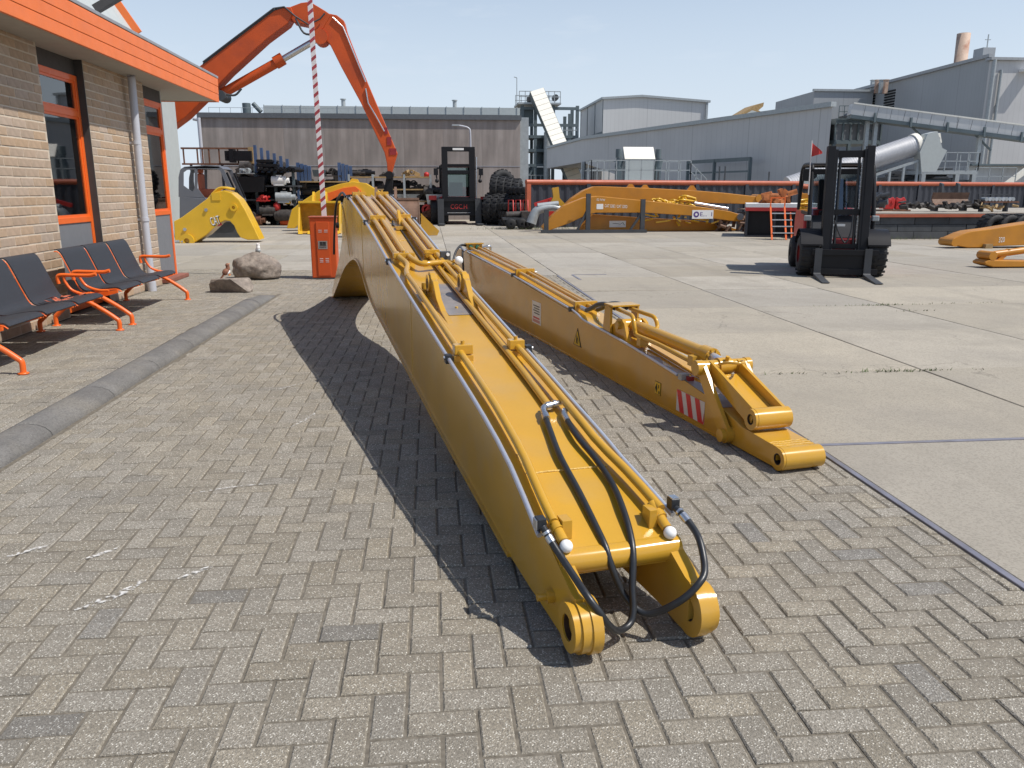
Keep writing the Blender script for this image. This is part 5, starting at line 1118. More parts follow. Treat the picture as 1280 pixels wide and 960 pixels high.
for x in (-.3,0,.3): m.tube([(x-.1,.2,.46),(x-.08,.2,1.15),(x+.1,.2,1.15),(x+.12,.2,.46)],.025,6)
m.build('red_frame', RED, t)
for x in (-.35,.1,.4): m = MB(); m.lathe([(.05,-.08),(.19,-.08),(.22,-.04),(.22,.04),(.19,.08),(.05,.08)],(x,-.38,.22),'y',14); m.cyl((x,-.42,.22),(x,-.34,.22),.08,8); m.build('wheel', TYRE, t)
m = MB(); m.cyl((-.5,0,.55),(.4,.1,.6),.14,10); m.box(.1,.5,-.3,.1,.46,.7); m.build('pump', SCRAP, t)

# ================================================================== ORANGE EDGED CORRUGATED WALL
A0 = at(660,283,33.8); A0.z = 0; A1 = Vector((36,44,0)); L_ = (A1-A0).length; an_ = math.atan2(A1.y-A0.y, A1.x-A0.x)
fw = thing('corrugated_wall', 'long dark corrugated wall capped with an orange rail behind the boom stack', 'wall', A0, an_); HT = 1.86
m = MB(); m.cyl((-.1,0,HT),(L_,0,HT),.11,12); m.build('top_rail', ORR, fw)
np_ = 12
for k in range(np_):
    x0, x1 = k*L_/np_, (k+1)*L_/np_; m = MB(); n = int((x1-x0)/.11); vs = []
    for i in range(n+1): x = x0+.06+(x1-x0-.12)*i/n; y = .03 if (i//2) % 2 else -.03; vs += [(x,y,.02),(x,y,HT-.08)]
    m.add(vs, [(2*i,2*i+2,2*i+3,2*i+1) for i in range(n)]); m.build('corrugated_panel', CORR, fw)
for k in range(np_+1): m = MB(); m.box(k*L_/np_-.09,k*L_/np_+.09,-.09,.09,0,HT-.05); m.build('post', ORR if k == 0 else CORR, fw)

# ================================================================== STACK OF OCHRE BOOMS
def boomlet(lab, pts, Y, d, m=OCH, extra=None, grp='booms lying stacked in front of the corrugated wall'):
    P = xz(pts, Y); x0 = min(p[0] for p in P); t = thing('excavator_boom', lab, 'excavator boom', (x0,Y,0), 0, grp)
    mb = MB(); mb.prism([(x-x0,max(z,.02)) for x, z in P],0,d,'y'); mb.build('box_beam', m, t, bev=.02); return t, x0
t1, x1_ = boomlet('rear ochre boom with a curved neck resting highest in the stack', [(700,272),(703,260),(715,248),(730,238),(743,233),(755,233),(810,235),(868,238),(905,241),(950,246),(953,251),(945,255),(928,255),(815,252),(770,252),(740,252),(722,262),(708,280)], 31.6, .55)
for a in ((867,236),(808,235),(790,234)): q = at(*a,31.6); m = MB(); m.prism([(q.x-x1_-.2,q.z-.05),(q.x-x1_+.2,q.z-.05),(q.x-x1_+.06,q.z+.13),(q.x-x1_-.06,q.z+.13)],.2,.28,'y'); m.build('lug', OCH, t1)
q = at(952,248,31.6); m = MB(); m.cyl((q.x-x1_-.1,-.05,q.z),(q.x-x1_-.1,.6,q.z),.16,12); m.build('end_boss', OCH, t1)
t2, x2_ = boomlet('front ochre boom with white lettering and a white sign at its tip', [(682,291),(678,284),(690,270),(705,257),(730,247),(748,245),(800,250),(830,253),(880,259),(912,264),(928,269),(930,273),(926,277),(912,276),(870,270),(805,266),(745,266),(733,269),(712,279),(690,287)], 30.0, .5)
q = at(770,258,30); text('lettering','CAT 320E / CAT 320D',.16,WPR,t2,basis((q.x-x2_,-.003,q.z),(1,0,-.04),(.04,0,1)),width=.86)
q = at(751,250,30); text('lettering','02 FVW',.12,WPR,t2,basis((q.x-x2_,-.003,q.z),(1,0,-.05),(.05,0,1)),width=.32)
q = at(750,258,30); m = MB(); m.box(q.x-x2_-.13,q.x-x2_+.12,-.006,-.001,q.z-.10,q.z+.09); m.build('white_patch', WPR, t2)
q = at(878,268,30); m = MB(); m.box(q.x-x2_-.40,q.x-x2_+.42,-.012,-.001,q.z-.16,q.z+.16); sg = m.build('white_sign', WPR, t2)
m = MB(); m.cyl((q.x-x2_-.24,-.016,q.z),(q.x-x2_-.24,-.0125,q.z),.11,18); m.build('round_emblem', PURP, sg); m = MB(); m.cyl((q.x-x2_-.24,-.019,q.z),(q.x-x2_-.24,-.0165,q.z),.05,14); m.build('emblem_centre', WPR, sg)
text('lettering','E...  I',.22,PURP,sg,basis((q.x-x2_+.14,-.0135,q.z),(1,0,0),(0,0,1)),width=.46)
q = at(925,271,30); m = MB(); m.cyl((q.x-x2_,-.06,q.z),(q.x-x2_,.56,q.z),.13,14); m.build('end_boss', STEEL, t2)
m = MB(); a, b = at(870,256,30), at(912,263,30); m.cyl((a.x-x2_,.2,a.z+.06),(b.x-x2_,.2,b.z+.06),.06,10); m.build('piston_rod', CHROME, t2)
t3, x3_ = boomlet('lowest ochre boom lying on the ground in the rear of the steel stand', [(722,289),(738,272),(742,268),(800,272),(870,276),(900,280),(925,288),(920,290.5),(722,290.5)], 30.6, .5)
q = at(772,280,30.6); m = MB(); m.box(q.x-x3_-.32,q.x-x3_+.32,-.008,-.001,q.z-.12,q.z+.12); sg = m.build('white_sign', WPR, t3)
m = MB(); m.tube([(q.x-x3_-.2,-.012,q.z+.02),(q.x-x3_,-.012,q.z+.01),(q.x-x3_+.1,-.012,q.z-.01),(q.x-x3_+.2,-.012,q.z+.06),(q.x-x3_+.27,-.012,q.z-.05)],.008,5); m.build('scribble', BLKPR, sg)
m = MB(); r = random.Random(5)
for k in range(26): a = at(r.uniform(812,858),r.uniform(247,257),31); m.tube(bez([(a.x,31+r.uniform(-.2,.2),a.z),(a.x+r.uniform(.1,.3),31+r.uniform(-.2,.2),a.z+r.uniform(.0,.12)),(a.x+r.uniform(.3,.6),31,a.z-r.uniform(0,.1))],3),r.uniform(.02,.05),6)
tag(m.build('hose_bundle', YEL2), 'yellow bundle of pipes tucked between the front and rear ochre booms', 'pipe bundle')
m = MB()
for k in range(22): a = at(r.uniform(800,905),r.uniform(268,278),30.3); m.bar((a.x,30.3+r.uniform(-.2,.2),a.z),(a.x+r.uniform(-.6,.6),30.3,a.z+r.uniform(-.15,.15)),.08,.05)
tag(m.build('loose_brackets', YEL2), 'jumble of yellow brackets and pipes under the front ochre boom', 'brackets')
m = MB()
for k in range(30): a = at(r.uniform(895,935),r.uniform(272,289),30.2); m.M = Matrix.Translation((a.x,30.2+r.uniform(-.2,.3),a.z)) @ Matrix.Rotation(r.uniform(0,3),4,'Y'); m.cyl((-.12,0,0),(.12,.0,0),r.uniform(.04,.09),8)
tag(m.build('link_heap', BRN), 'brown heap of links and pins at the tip of the ochre booms', 'scrap heap')
stn = thing('steel_stand', 'dark steel stand with uprights holding the ochre booms', 'stand', (at(735,290,29.6).x,29.6,0)); sx_ = stn.location.x
for px_, tpx in ((735,242),(803,249),(683,262)): a = at(px_,290,29.6); b = at(px_+.5,tpx,29.6); m = MB(); m.box(a.x-sx_-.08,a.x-sx_+.08,0,.14,0,b.z); m.build('upright', DGREY, stn)
a, b = at(676,290,29.6), at(805,290,29.6); m = MB(); m.box(a.x-sx_,b.x-sx_+.08,-.10,-.002,.0,.12); m.build('base_beam', DGREY, stn)
for p, q in (((722,288),(735,262)),((788,288),(803,266))): a, b = at(*p,29.6), at(*q,29.6); m = MB(); m.bar((a.x-sx_,.07,a.z),(b.x-sx_,.07,b.z),.08,.08); m.build('brace', DGREY, stn)
m = MB(); a = [at(*q,31) for q in ((664,279),(668,268),(674,262),(690,259),(700,262))]; m.tube(bez([(p.x,31,p.z) for p in a],4),.20,10,r1=.13); m.cyl((at(672,258,31).x,31,at(672,258,31).z),(at(698,255,31).x,31,at(698,255,31).z),.12,10)
tag(m.build('grey_pipe', GALV), 'thick bent grey pipe beside the left end of the ochre booms', 'pipe')
m = MB(); a = at(695,246,31.4); m.prism([(-.3,-.35),(.45,-.3),(.15,0),(.1,.42),(-.15,.38),(-.1,.05)],0,.2,'y'); o = m.build('yellow_hook', YEL); o.location = (a.x,31.4,a.z-.05); tag(o,'yellow lifting hook plate at the left of the boom stack','hook')
m = MB(); m.bar((at(668,256,32).x,32,at(668,256,32).z),(at(690,249,32).x,32,at(690,249,32).z),.14,.14); m.box(at(686,252,32).x,at(694,252,32).x,31.9,32.1,.5,1.2); tag(m.build('lifting_arm', RED), 'red steel arm sticking up behind the bent grey pipe','steel arm')

# ================================================================== DARK BLOCK PLATFORM WITH MACHINE PARTS
pf = thing('loading_platform', 'raised platform of dark concrete blocks with a red front edge', 'platform', (12.1,25.0,0), R(-2)); PL = 13
m = MB(); m.box(0,PL,.12,7,0,.70); m.build('core', CORR, pf)
for r_ in range(3):
    y_ = 0; x = -(.55 if r_ % 2 else 0)
    while x < PL:
        a, b = max(x,0), min(x+1.15,PL); m = MB(); block_ = m.box(a+.008,b-.008,rnd.uniform(-.012,.012),.119,r_*.23+.006,(r_+1)*.23-.004); m.build('block', BLOCK, pf, bev=.008); x += 1.15
m = MB(); m.box(0,PL,-.07,.12,.692,.79); m.build('red_edge', RED if 0 else ORR, pf); m = MB(); m.box(0,PL,-.05,7.0,.79,.83); m.build('deck', SLAB, pf)
bxn = thing('storage_box', 'black open fronted storage box with a red and white top edge behind the forklift', 'storage box', (at(931,290,26.6).x,26.6,0), R(-21)); W_ = 2.3
m = MB(); m.box(0,W_,0,2.2,0,.06); m.box(0,.08,0,2.2,.06,.86); m.box(W_-.08,W_,0,2.2,.06,.86); m.box(.08,W_-.08,2.1,2.2,.06,.86); m.box(.9,.98,.1,2.1,.06,.86); m.build('carcass', CORR, bxn)
m = MB(); m.box(.08,W_-.08,.25,.32,.06,.84); m.build('front_panel', BLKP, bxn)
m = MB(); m.box(-.02,W_+.02,-.06,2.25,.86,.98); m.build('red_edge', RED, bxn); m = MB(); m.box(-.02,W_+.02,-.06,2.25,.98,1.10); m.build('white_top', WPR, bxn)
st_ = thing('step_ladder', 'orange step ladder standing against the black storage box', 'ladder', (at(969,297,25.3).x,25.3,0), R(-10))
for x in (-.22,.22): m = MB(); m.bar((x-.0,-.5,0),(x,0,1.02),.05,.04); m.bar((x,0,1.0),(x,.0,1.32),.035,.035); m.build('stile', ORF, st_)
for k in range(4): m = MB(); m.box(-.2,.55 if k == 3 else .45,-.45+.11*k,-.25+.11*k,.2+.2*k,.23+.2*k); m.build('tread', STEEL, st_)
m = MB(); m.bar((-.22,0,1.3),(.22,0,1.3),.035,.035); m.build('rail', ORF, st_); m = MB(); m.bar((.42,-.4,0),(.42,0,.84),.04,.04); m.build('rail', ORF, st_)
def clus(name, lab, cat, box, Y, m, n, seed, r0=.05, r1=.14, pw=1.5):
    r = random.Random(seed); mb = MB(); X0,Y0,X1,Y1 = box; a0, a1 = at(X0,Y1,Y), at(X1,Y0,Y); zb_ = a0.z
    for k in range(n):
        x = r.uniform(a0.x,a1.x); z = a0.z+(a1.z-a0.z)*r.random()**pw; y = r.uniform(-.3,.3)
        if r.random() < .5: mb.cyl((x-r1,y,z),(x+r1,y+r.uniform(-.2,.2),z+r.uniform(-.1,.1)),r.uniform(r0,r1),8)
        else:
            mb.M = Matrix.Translation((x,y,z)) @ Matrix.Rotation(r.uniform(0,3),4,'Y'); mb.cbox((0,0,0),(r.uniform(r0,r1)*3,.2,r.uniform(r0,r1)*1.4)); mb.M = None
    o = mb.build(name, m); o.location = (0,Y,0); return tag(o, lab, cat)
clus('scrap_heap','rusty orange scrap parts piled on the black storage box','scrap heap',(955,240,988,255),27.2,mat('rusty_orange',(.35,.11,.03),.8,var=.4),26,3)
clus('pump_part','grey pump part on the platform just right of the forklift','pump',(1097,243,1104,256),26.5,DGREY,12,4,.06,.10)
cp = thing('quick_coupler', 'pair of glossy red quick couplers on the platform', 'coupler', (at(1112,252,27).x,27,.86))
for dx in (0,.40):
    m = MB(); m.prism([(-.16,.0),(.18,.0),(.2,.3),(.12,.42),(.04,.36),(-.06,.36),(-.14,.42),(-.18,.3)],-.02,.1,'y'); m.M = Matrix.Translation((dx,0,0)); o = m.build('coupler_body', RED, cp, bev=.02); o.location = (dx,0,.03)
    m = MB(); m.cyl((dx-.1,-.05,.28),(dx-.1,.3,.28),.05,10); m.cyl((dx+.1,-.05,.28),(dx+.1,.3,.28),.05,10); m.box(dx-.17,dx+.17,.2,.34,.05,.4); m.build('coupler_pin', RED, cp)
m = MB(); m.box(-.3,.75,-.1,.4,-.03,.02); m.build('pallet', RUST, cp)
bl = thing('ditching_blade', 'wide dark blade with a worn shiny lower edge on a stand', 'blade', (at(1192,245,26.5).x,26.5,.84))
m = MB(); m.prism([(-.05,.18),(.12,.22),(.22,.40),(.16,.62),(.12,.62),(.17,.40),(.08,.26),(-.05,.22)],-.66,.66,'x'); m.build('blade', BRN, bl); m = MB(); m.box(-.66,.66,-.16,-.052,.15,.21); m.build('cutting_edge', STEEL, bl)
for x in (-.3,.3): m = MB(); m.prism([(.15,.5),(.4,.55),(.35,.95),(.2,.9)],x-.04,x+.04,'x'); m.build('ear', DGREY, bl)
m = MB(); m.box(-.6,-.5,0,.3,0,.2); m.box(.45,.55,0,.3,0,.2); m.build('foot', DGREY, bl)
tb = thing('work_table', 'narrow steel table carrying a row of silver couplings', 'table', (at(1247,255,26).x,26,.83))
m = MB(); m.box(-.62,.62,-.2,.2,.30,.34); m.build('table_top', RUST, tb)
for x in (-.58,.3): m = MB(); m.box(x-.03,x+.03,-.1,.1,0,.3); m.build('leg', DGREY, tb)
m = MB(); m.box(-.64,.5,.1,.14,.55,.58); m.box(-.64,-.60,.1,.14,.34,.55); m.box(.46,.5,.1,.14,.34,.55); m.build('frame', DGREY, tb)
for k in range(9): m = MB(); m.cyl((0,-.12,.07),(0,.12,.07),.065,10); o = m.build('coupling', STEEL if k%2 else GALV); o.location = (at(1247,255,26).x-.5+.12*k,26,1.172); tag(o,'silver coupling in the row on the narrow steel table','coupling','couplings on the steel table')
clus('loose_parts','small dark parts scattered on the deck under the wide blade','machine parts',(1128,252,1225,259),26.2,SCRAP,46,9,.03,.08)
clus('yellow_part','yellowish pipe pieces lying at the right of the platform deck','pipe pieces',(1218,256,1262,262),25.6,PALLET,14,12,.02,.05)
for k in range(4):
    a = at(1248+18*k,284,22.6); tyre_ = tyre(ORD[k]+' tyre from the left behind the ochre boom at the right edge', (a.x,22.9,.42), (R(90),0,R(12)), .42, .42, 'tyres behind the right hand boom')
# boom pieces at the right edge
t4, x4_ = boomlet('ochre boom piece pointing in from the right picture edge', [(1190,305),(1192,298),(1205,292),(1215,289),(1240,286),(1290,278),(1340,272),(1340,303),(1290,306),(1240,308),(1228,311),(1210,311),(1200,308)], 20.6, .5, grp='boom pieces at the right edge')
q = at(1193,303,20.6); m = MB(); m.cyl((q.x-x4_,-.05,q.z),(q.x-x4_,.55,q.z),.11,14); m.build('end_boss', OCH, t4); q = at(1252,300,20.6); text('lettering','320',.2,WPR,t4,basis((q.x-x4_,-.004,q.z),(1,0,.06),(-.06,0,1)),width=.17)
for q in ((.9,1.1,-.12,.62,0,.12),(2.6,2.8,-.12,.62,0,.3)): m = MB(); m.box(*q); m.build('support', PALLET, t4)
t5, x5_ = boomlet('low ochre stick lying nearest at the right picture edge', [(1232,331),(1231,328),(1236,325),(1290,326),(1340,327),(1340,350),(1290,343),(1262,338),(1242,334)], 15.2, .4, grp='boom pieces at the right edge')
a, b = at(1243,320,15.2), at(1285,313,15.2); m = MB(); m.cyl((a.x-x5_,.2,a.z),(b.x-x5_+.6,.2,b.z+.05),.07,10); m.cyl((a.x-x5_-.02,.0,a.z),(a.x-x5_-.02,.4,a.z),.09,10); m.bar((a.x-x5_+.1,.2,a.z-.22),(a.x-x5_+.45,.2,a.z+.1),.1,.08); m.build('cylinder', OCH, t5)

# ================================================================== FACTORY BEYOND
tw = thing('steel_tower', 'green grey steel tower of beams and platforms beside the concrete hall', 'tower', (13.75,125,-1.65)); tw.scale = (2.083,2.083,2.083)
cols = [0.15,1.1,2.4,3.6,4.15]
for x in cols:
    for y in (0,2.2): m = MB(); m.box(x-.11,x+.11,y-.11,y+.11,0,7.45 if x < 3 else (7.45 if x > 4 else 6.9)); m.build('column', TEAL, tw)
for z in (1.7,3.3,4.35,5.3,6.1,7.25):
    m = MB(); m.box(0,4.25,-.12,-.112,z-.12,z+.12) if 0 else m.box(.0,4.25,-.13,2.3,z-.10,z+.10) if z in (4.35,5.3) else m.box(0,4.25,-.13,.0,z-.1,z+.1); m.build('beam', TEAL, tw)
m = MB(); m.box(-.2,2.9,-.4,2.4,7.5,7.62); m.build('platform', GALV, tw)
def rail(parent, p, q, h, n, m=GALV, name='railing', r=.025):
    p, q = Vector(p), Vector(q); mb = MB()
    for k in range(n+1): a = p.lerp(q,k/n); mb.bar(a, a+Vector((0,0,h)), r*2, r*2)
    for f in (1,.52): mb.bar(p+Vector((0,0,h*f)), q+Vector((0,0,h*f)), r*2, r*2)
    return mb.build(name, m, parent)
rail(tw,(-.1,-.3,7.62),(2.85,-.3,7.62),.75,7); rail(tw,(2.2,-.1,5.4),(4.2,-.1,5.4),.7,5); rail(tw,(-.1,2.3,7.62),(2.85,2.3,7.62),.75,7); rail(tw,(.1,-.1,1.8),(2.2,-.1,1.8),.8,6)
m = MB(); m.bar((.2,0,1.8),(1.1,0,3.3),.12,.12); m.bar((1.1,0,1.8),(.2,0,3.3),.1,.1); m.bar((2.4,0,4.4),(3.6,0,5.2),.12,.12); m.bar((3.6,0,4.4),(2.4,0,5.2),.1,.1); m.build('brace', TEAL, tw)
m = MB(); m.prism([(2.2,5.0),(3.0,5.0),(3.4,4.6),(2.9,3.9),(2.3,3.9)],.2,1.4,'y'); m.box(.3,1.0,.3,1.5,6.25,7.2); m.cyl((1.5,1,3.4),(1.5,1,5.2),.4,12); m.box(.4,2.1,.6,1.8,2.0,3.2); m.build('hopper', TEAL, tw)
m = MB(); m.cyl((.75,-.1,7.9),(.75,.5,7.9),.26,10); m.cyl((2.55,-.1,8.0),(2.55,.5,8.0),.22,10); m.build('drive_motor', DGREY, tw); m = MB(); m.bar((-.25,0,7.5),(-.25,0,9.3),.05,.05); m.bar((-.25,0,9.3),(-.45,0,9.35),.05,.05); m.build('mast_pole', GALV, tw)
m = MB(); m.tube([(1.95,-.2,0),(1.95,-.2,5.6)],.26,10); m.build('silo_pipe', GALV, tw)
# white inclined conveyor
ic = thing('inclined_conveyor', 'bright white ribbed conveyor cover climbing steeply up the steel tower', 'conveyor', (0,0,0))
T0, T1 = at(671,112,123.5), at(725,238,117); d = (T0-T1).normalized(); sd = Vector((1,0,0)); nr = sd.cross(d).normalized(); nr = -nr if nr.y > 0 else nr
m = MB(); m.bar(T1-nr*.5, T0-nr*.5, 2.2, .95, nr); m.build('trough', TEAL, ic)
n = 20
for k in range(n): a = T1.lerp(T0,(k+.03)/n); b = T1.lerp(T0,(k+.97)/n); m = MB(); m.bar(a, b, 2.08, .10, nr); m.build('cover_plate', WHITEC, ic)
# pale hall with a shallow gable
gh = thing('pale_hall', 'pale grey hall with a shallow gable rising behind the grey shed', 'building', (25.3,120,0))
m = MB(); a,b,c,dd = [at(*q,120) for q in ((755,124),(802,121),(883,128),(883,200))]
m.prism([(0,0),(0,a.z),(b.x-25.3,b.z),(c.x-25.3,c.z),(c.x-25.3,0)],0,18,'y'); m.build('wall', GCLAD2, gh)
m = MB(); m.bar((-.3,-.15,a.z+.1),(b.x-25.3,-.15,b.z+.1),.5,.3); m.bar((b.x-25.3,-.15,b.z+.1),(c.x-25.3+.5,-.15,c.z+.1),.5,.3); m.bar((-.2,-.3,a.z+.1),(-.2,18,a.z+.1),.3,.3); m.build('roof_edge', GALV, gh)
m = MB()
for y in (.2,6,12,17.8): m.box(-.06,-.001,y-.12,y+.12,0,a.z)
m.box(-.05,-.001,.4,17.6,9.6,9.9); m.build('frame_lines', TEAL, gh); m = MB(); m.box(c.x-25.3-.1,c.x-25.3+.2,-.3,0,0,c.z); m.build('downpipe', GALV, gh)
# long grey shed running towards the camera on the right
sh = thing('grey_shed', 'long grey clad shed with a shadowed sloping opening at its far left end', 'building', (0,0,0))
S0 = Vector((18.8,101,0)); S1 = Vector((29.95,60,0)); ZT_ = 7.65; S2 = at(684,193,118); S2.z = 0
dS = (S1-S0)
def on(f, z): p = S0+dS*f; return (p.x,p.y,z)
back = Vector((.42,.907,0))*14
f_ = .34
m = MB(); V = [on(0,4.9),on(f_,2.3),on(f_,0),on(1,0),on(1,ZT_),on(0,ZT_)]; m.add(V+[tuple(Vector(v)+back) for v in V], [(0,1,2,3,4,5),(11,10,9,8,7,6)]+[(i,i+6,(i+1)%6+6,(i+1)%6) for i in range(6)]); m.build('wall', GCLAD, sh, fix=True)
m = MB(); V = [(S2.x,S2.y,4.6),on(0,4.9),on(0,ZT_),(S2.x,S2.y,ZT_-.3)]; m.add(V+[tuple(Vector(v)+back) for v in V],[(0,1,2,3),(7,6,5,4)]+[(i,i+4,(i+1)%4+4,(i+1)%4) for i in range(4)]); m.build('end_wall', GCLAD, sh, fix=True)
m = MB(); m.bar(on(-.0,ZT_+.1),on(1.003,ZT_+.1),.5,.35); m.build('gutter', GALV, sh); m = MB(); m.bar((S2.x,S2.y,ZT_-.2),on(0,ZT_+.08),.4,.3); m.build('gutter', GALV, sh)
p = on(.01,0); m = MB(); m.box(p[0]-.25,p[0]+.25,p[1]-.3,p[1]+.3,0,4.9); m.build('column', GALV, sh)
m = MB(); p = on(.62,0); q = on(.78,0); 
for f in (.60,.70,.82): a = Vector(on(f,0))+Vector((-1.2,-.3,0)); m.bar(a, a+Vector((0,0,4.2)), .25,.25)
a = Vector(on(.60,4.1))+Vector((-1.2,-.3,0)); b = Vector(on(.82,4.1))+Vector((-1.2,-.3,0)); m.bar(a,b,.2,.3); m.bar(a-Vector((0,0,1)),b-Vector((0,0,1)),.1,.15); o = m.build('portal_frame', TEAL); tag(o,'dark portal frame standing against the grey shed wall','frame')
for k in range(5):
    a = at((822,898,905,960,1040)[k],236,47); m = MB(); m.bar((a.x,47,0),(a.x,47,(2.6,2.9,2.9,2.6,3.2)[k]),.07,.07); o = m.build('fence_post', DGREY); tag(o,'thin dark post standing beyond the corrugated wall','post','thin posts beyond the corrugated wall')
m = MB(); a,b = at(862,234,46), at(945,234,46); m.box(a.x,b.x,46,46.4,1.3,1.75); m.box(a.x+1,a.x+1.8,45.9,46.3,1.75,1.9); o = m.build('pale_container', LGREY); tag(o,'pale low container showing just above the corrugated wall','container')
# railed platform with a machine
rp = thing('railed_platform', 'galvanised platform with handrails in front of the grey shed', 'platform', (9.5,48,0)); 
m = MB(); m.box(0,6.0,0,2.0,1.75,2.1); m.build('deck', GALV, rp); rail(rp,(0,0,2.1),(6,0,2.1),1.15,8); rail(rp,(0,2,2.1),(6,2,2.1),1.15,8); rail(rp,(0,0,2.1),(0,2,2.1),1.15,2); rail(rp,(6,0,2.1),(7.0,0,1.2),1.0,3)
for x in (.3,3,5.7): m = MB(); m.box(x-.1,x+.1,.1,.3,0,1.75); m.build('leg', GALV, rp)
mc = thing('feed_machine', 'white topped feed machine with a motor on each side on the railed platform', 'machine', (11.5,49,2.1))
m = MB(); m.prism([(.0,0),(1.2,0),(1.2,1.9),(.5,1.95),(.0,1.30)],.25,2.05,'x'); m.build('housing', LGREY, mc, bev=.03); m = MB(); m.add([(.22,-.03,1.28),(2.08,-.03,1.28),(2.08,.5,1.99),(.22,.5,1.99),(.22,0.0,1.24),(2.08,0,1.24),(2.08,.53,1.95),(.22,.53,1.95)],[(0,1,2,3),(7,6,5,4),(0,4,5,1),(1,5,6,2),(2,6,7,3),(3,7,4,0)]); m.build('cover', WHITEC, mc)
for x in (-.1,2.35): m = MB(); m.cyl((x,.3,1.35),(x,.3,1.85),.18,12); m.cyl((x,.3,.75),(x+.1,.3,1.3),.22,12); m.box(x-.15,x+.15,.1,.5,0,.8); m.build('motor', TEAL, mc)
# big grey hall at the right with vents and chimney
bh = thing('big_grey_hall', 'big dark grey industrial hall at the right with two walls meeting at a tall corner', 'building', (0,0,0))
B0 = Vector((52.4,75,0)); zc = 13.65; bl_ = at(1070,114,101); B1 = Vector((bl_.x,101,0)); br_ = at(1330,76,68)
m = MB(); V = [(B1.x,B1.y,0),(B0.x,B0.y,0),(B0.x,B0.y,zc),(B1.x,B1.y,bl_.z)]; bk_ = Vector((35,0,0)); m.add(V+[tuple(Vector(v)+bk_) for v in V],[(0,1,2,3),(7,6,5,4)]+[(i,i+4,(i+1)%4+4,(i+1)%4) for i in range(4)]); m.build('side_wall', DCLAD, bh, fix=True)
m = MB(); m.box(B0.x+.01,B0.x+26,74.6,75,0,zc-.35); m.build('front_wall', GCLAD, bh)
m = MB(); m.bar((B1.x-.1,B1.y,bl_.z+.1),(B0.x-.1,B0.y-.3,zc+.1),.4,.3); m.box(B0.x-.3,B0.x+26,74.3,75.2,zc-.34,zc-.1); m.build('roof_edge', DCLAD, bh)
m = MB(); m.tube([(B0.x+.9,74.4,zc-1.2),(B0.x+.9,74.4,1)],.13,8); m.tube([(B0.x+.1,74.4,zc-.3),(B0.x+.1,74.4,1)],.18,8); m.build('downpipe', GALV, bh); m = MB(); m.box(B0.x+2.8,B0.x+4.2,73.6,74.6,zc-1.35,zc-1.15); m.build('wall_lamp', WHT, bh)
for px_ in (1077,1102):
    Yw = 97 if px_ < 1090 else 92.5; q = at(px_,124,Yw); m = MB(); X = B0.x+(B1.x-B0.x)*(Yw-75)/26
    for k in range(7): m.box(X-.10,X-.002,Yw-1.1,Yw+1.1,q.z-1.0+.3*k,q.z-.82+.3*k)
    m.build('louvre', BLKP, bh)
for k in range(4): q = at(1090+5.5*k,105,97-2*k); m = MB(); m.box(0,.40,0,.4,-1.2,.2); m.box(-.05,.45,-.05,.45,.2,.3); o = m.build('roof_vent', CHIM if k%2 else GALV, bh); o.location = (q.x,97-2*k,q.z+.2)
m = MB(); q = at(1237,66,80); m.box(q.x-.7,q.x+.6,80,81.5,zc-1,q.z+.5); m.build('roof_box', DCLAD, bh); m = MB(); m.bar((q.x,80.5,q.z),(q.x,80.5,q.z+1.8),.08,.08); m.bar((q.x-.3,80.5,q.z+1.3),(q.x+.3,80.5,q.z+1.3),.06,.06); m.build('antenna', GALV, bh)
cm = thing('chimney', 'rust streaked steel chimney behind the big grey hall', 'chimney', (at(1199,90,92).x,92,0)); q = at(1203,42,92)
m = MB(); m.lathe([(.55,0),(.72,q.z),(.6,q.z),(.5,q.z-1)],(0,0,0),n=18); m.build('shaft', CHIM, cm); m = MB(); m.ring((0,0,q.z-.12),(0,0,q.z+.02),.66,.58,18); m.build('collar', RUST, cm)
lb = thing('low_grey_block', 'lower grey clad block between the shed and the big hall', 'building', (0,96,0)); a,b,c = at(1018,114,96), at(1072,114,96), at(970,124,108)
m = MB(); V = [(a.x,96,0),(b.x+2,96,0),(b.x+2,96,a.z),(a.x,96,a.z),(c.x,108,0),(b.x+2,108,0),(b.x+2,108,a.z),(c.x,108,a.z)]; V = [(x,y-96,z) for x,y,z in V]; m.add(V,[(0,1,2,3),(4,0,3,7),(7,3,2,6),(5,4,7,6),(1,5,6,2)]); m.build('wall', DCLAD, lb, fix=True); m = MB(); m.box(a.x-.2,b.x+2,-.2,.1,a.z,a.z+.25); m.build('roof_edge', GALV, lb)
m = MB(); pts = [(905,151),(925,143),(945,131),(955,128),(954,133),(948,138),(957,142),(955,149)]; P = xz(pts, 84); m.prism(P,0,3,'y'); o = m.build('waste_pile', PALLET); o.location = (0,84,0); tag(o,'brownish slanted heap of waste wood behind the shed roof','heap')
m = MB(); P = xz([(923,148),(940,138),(946,140),(932,150)],83.8); m.prism(P,0,.2,'y'); o = m.build('tin_sheet', LGREY); o.location = (0,83.7,0); tag(o,'pale tin sheet on the brown waste heap','sheet')
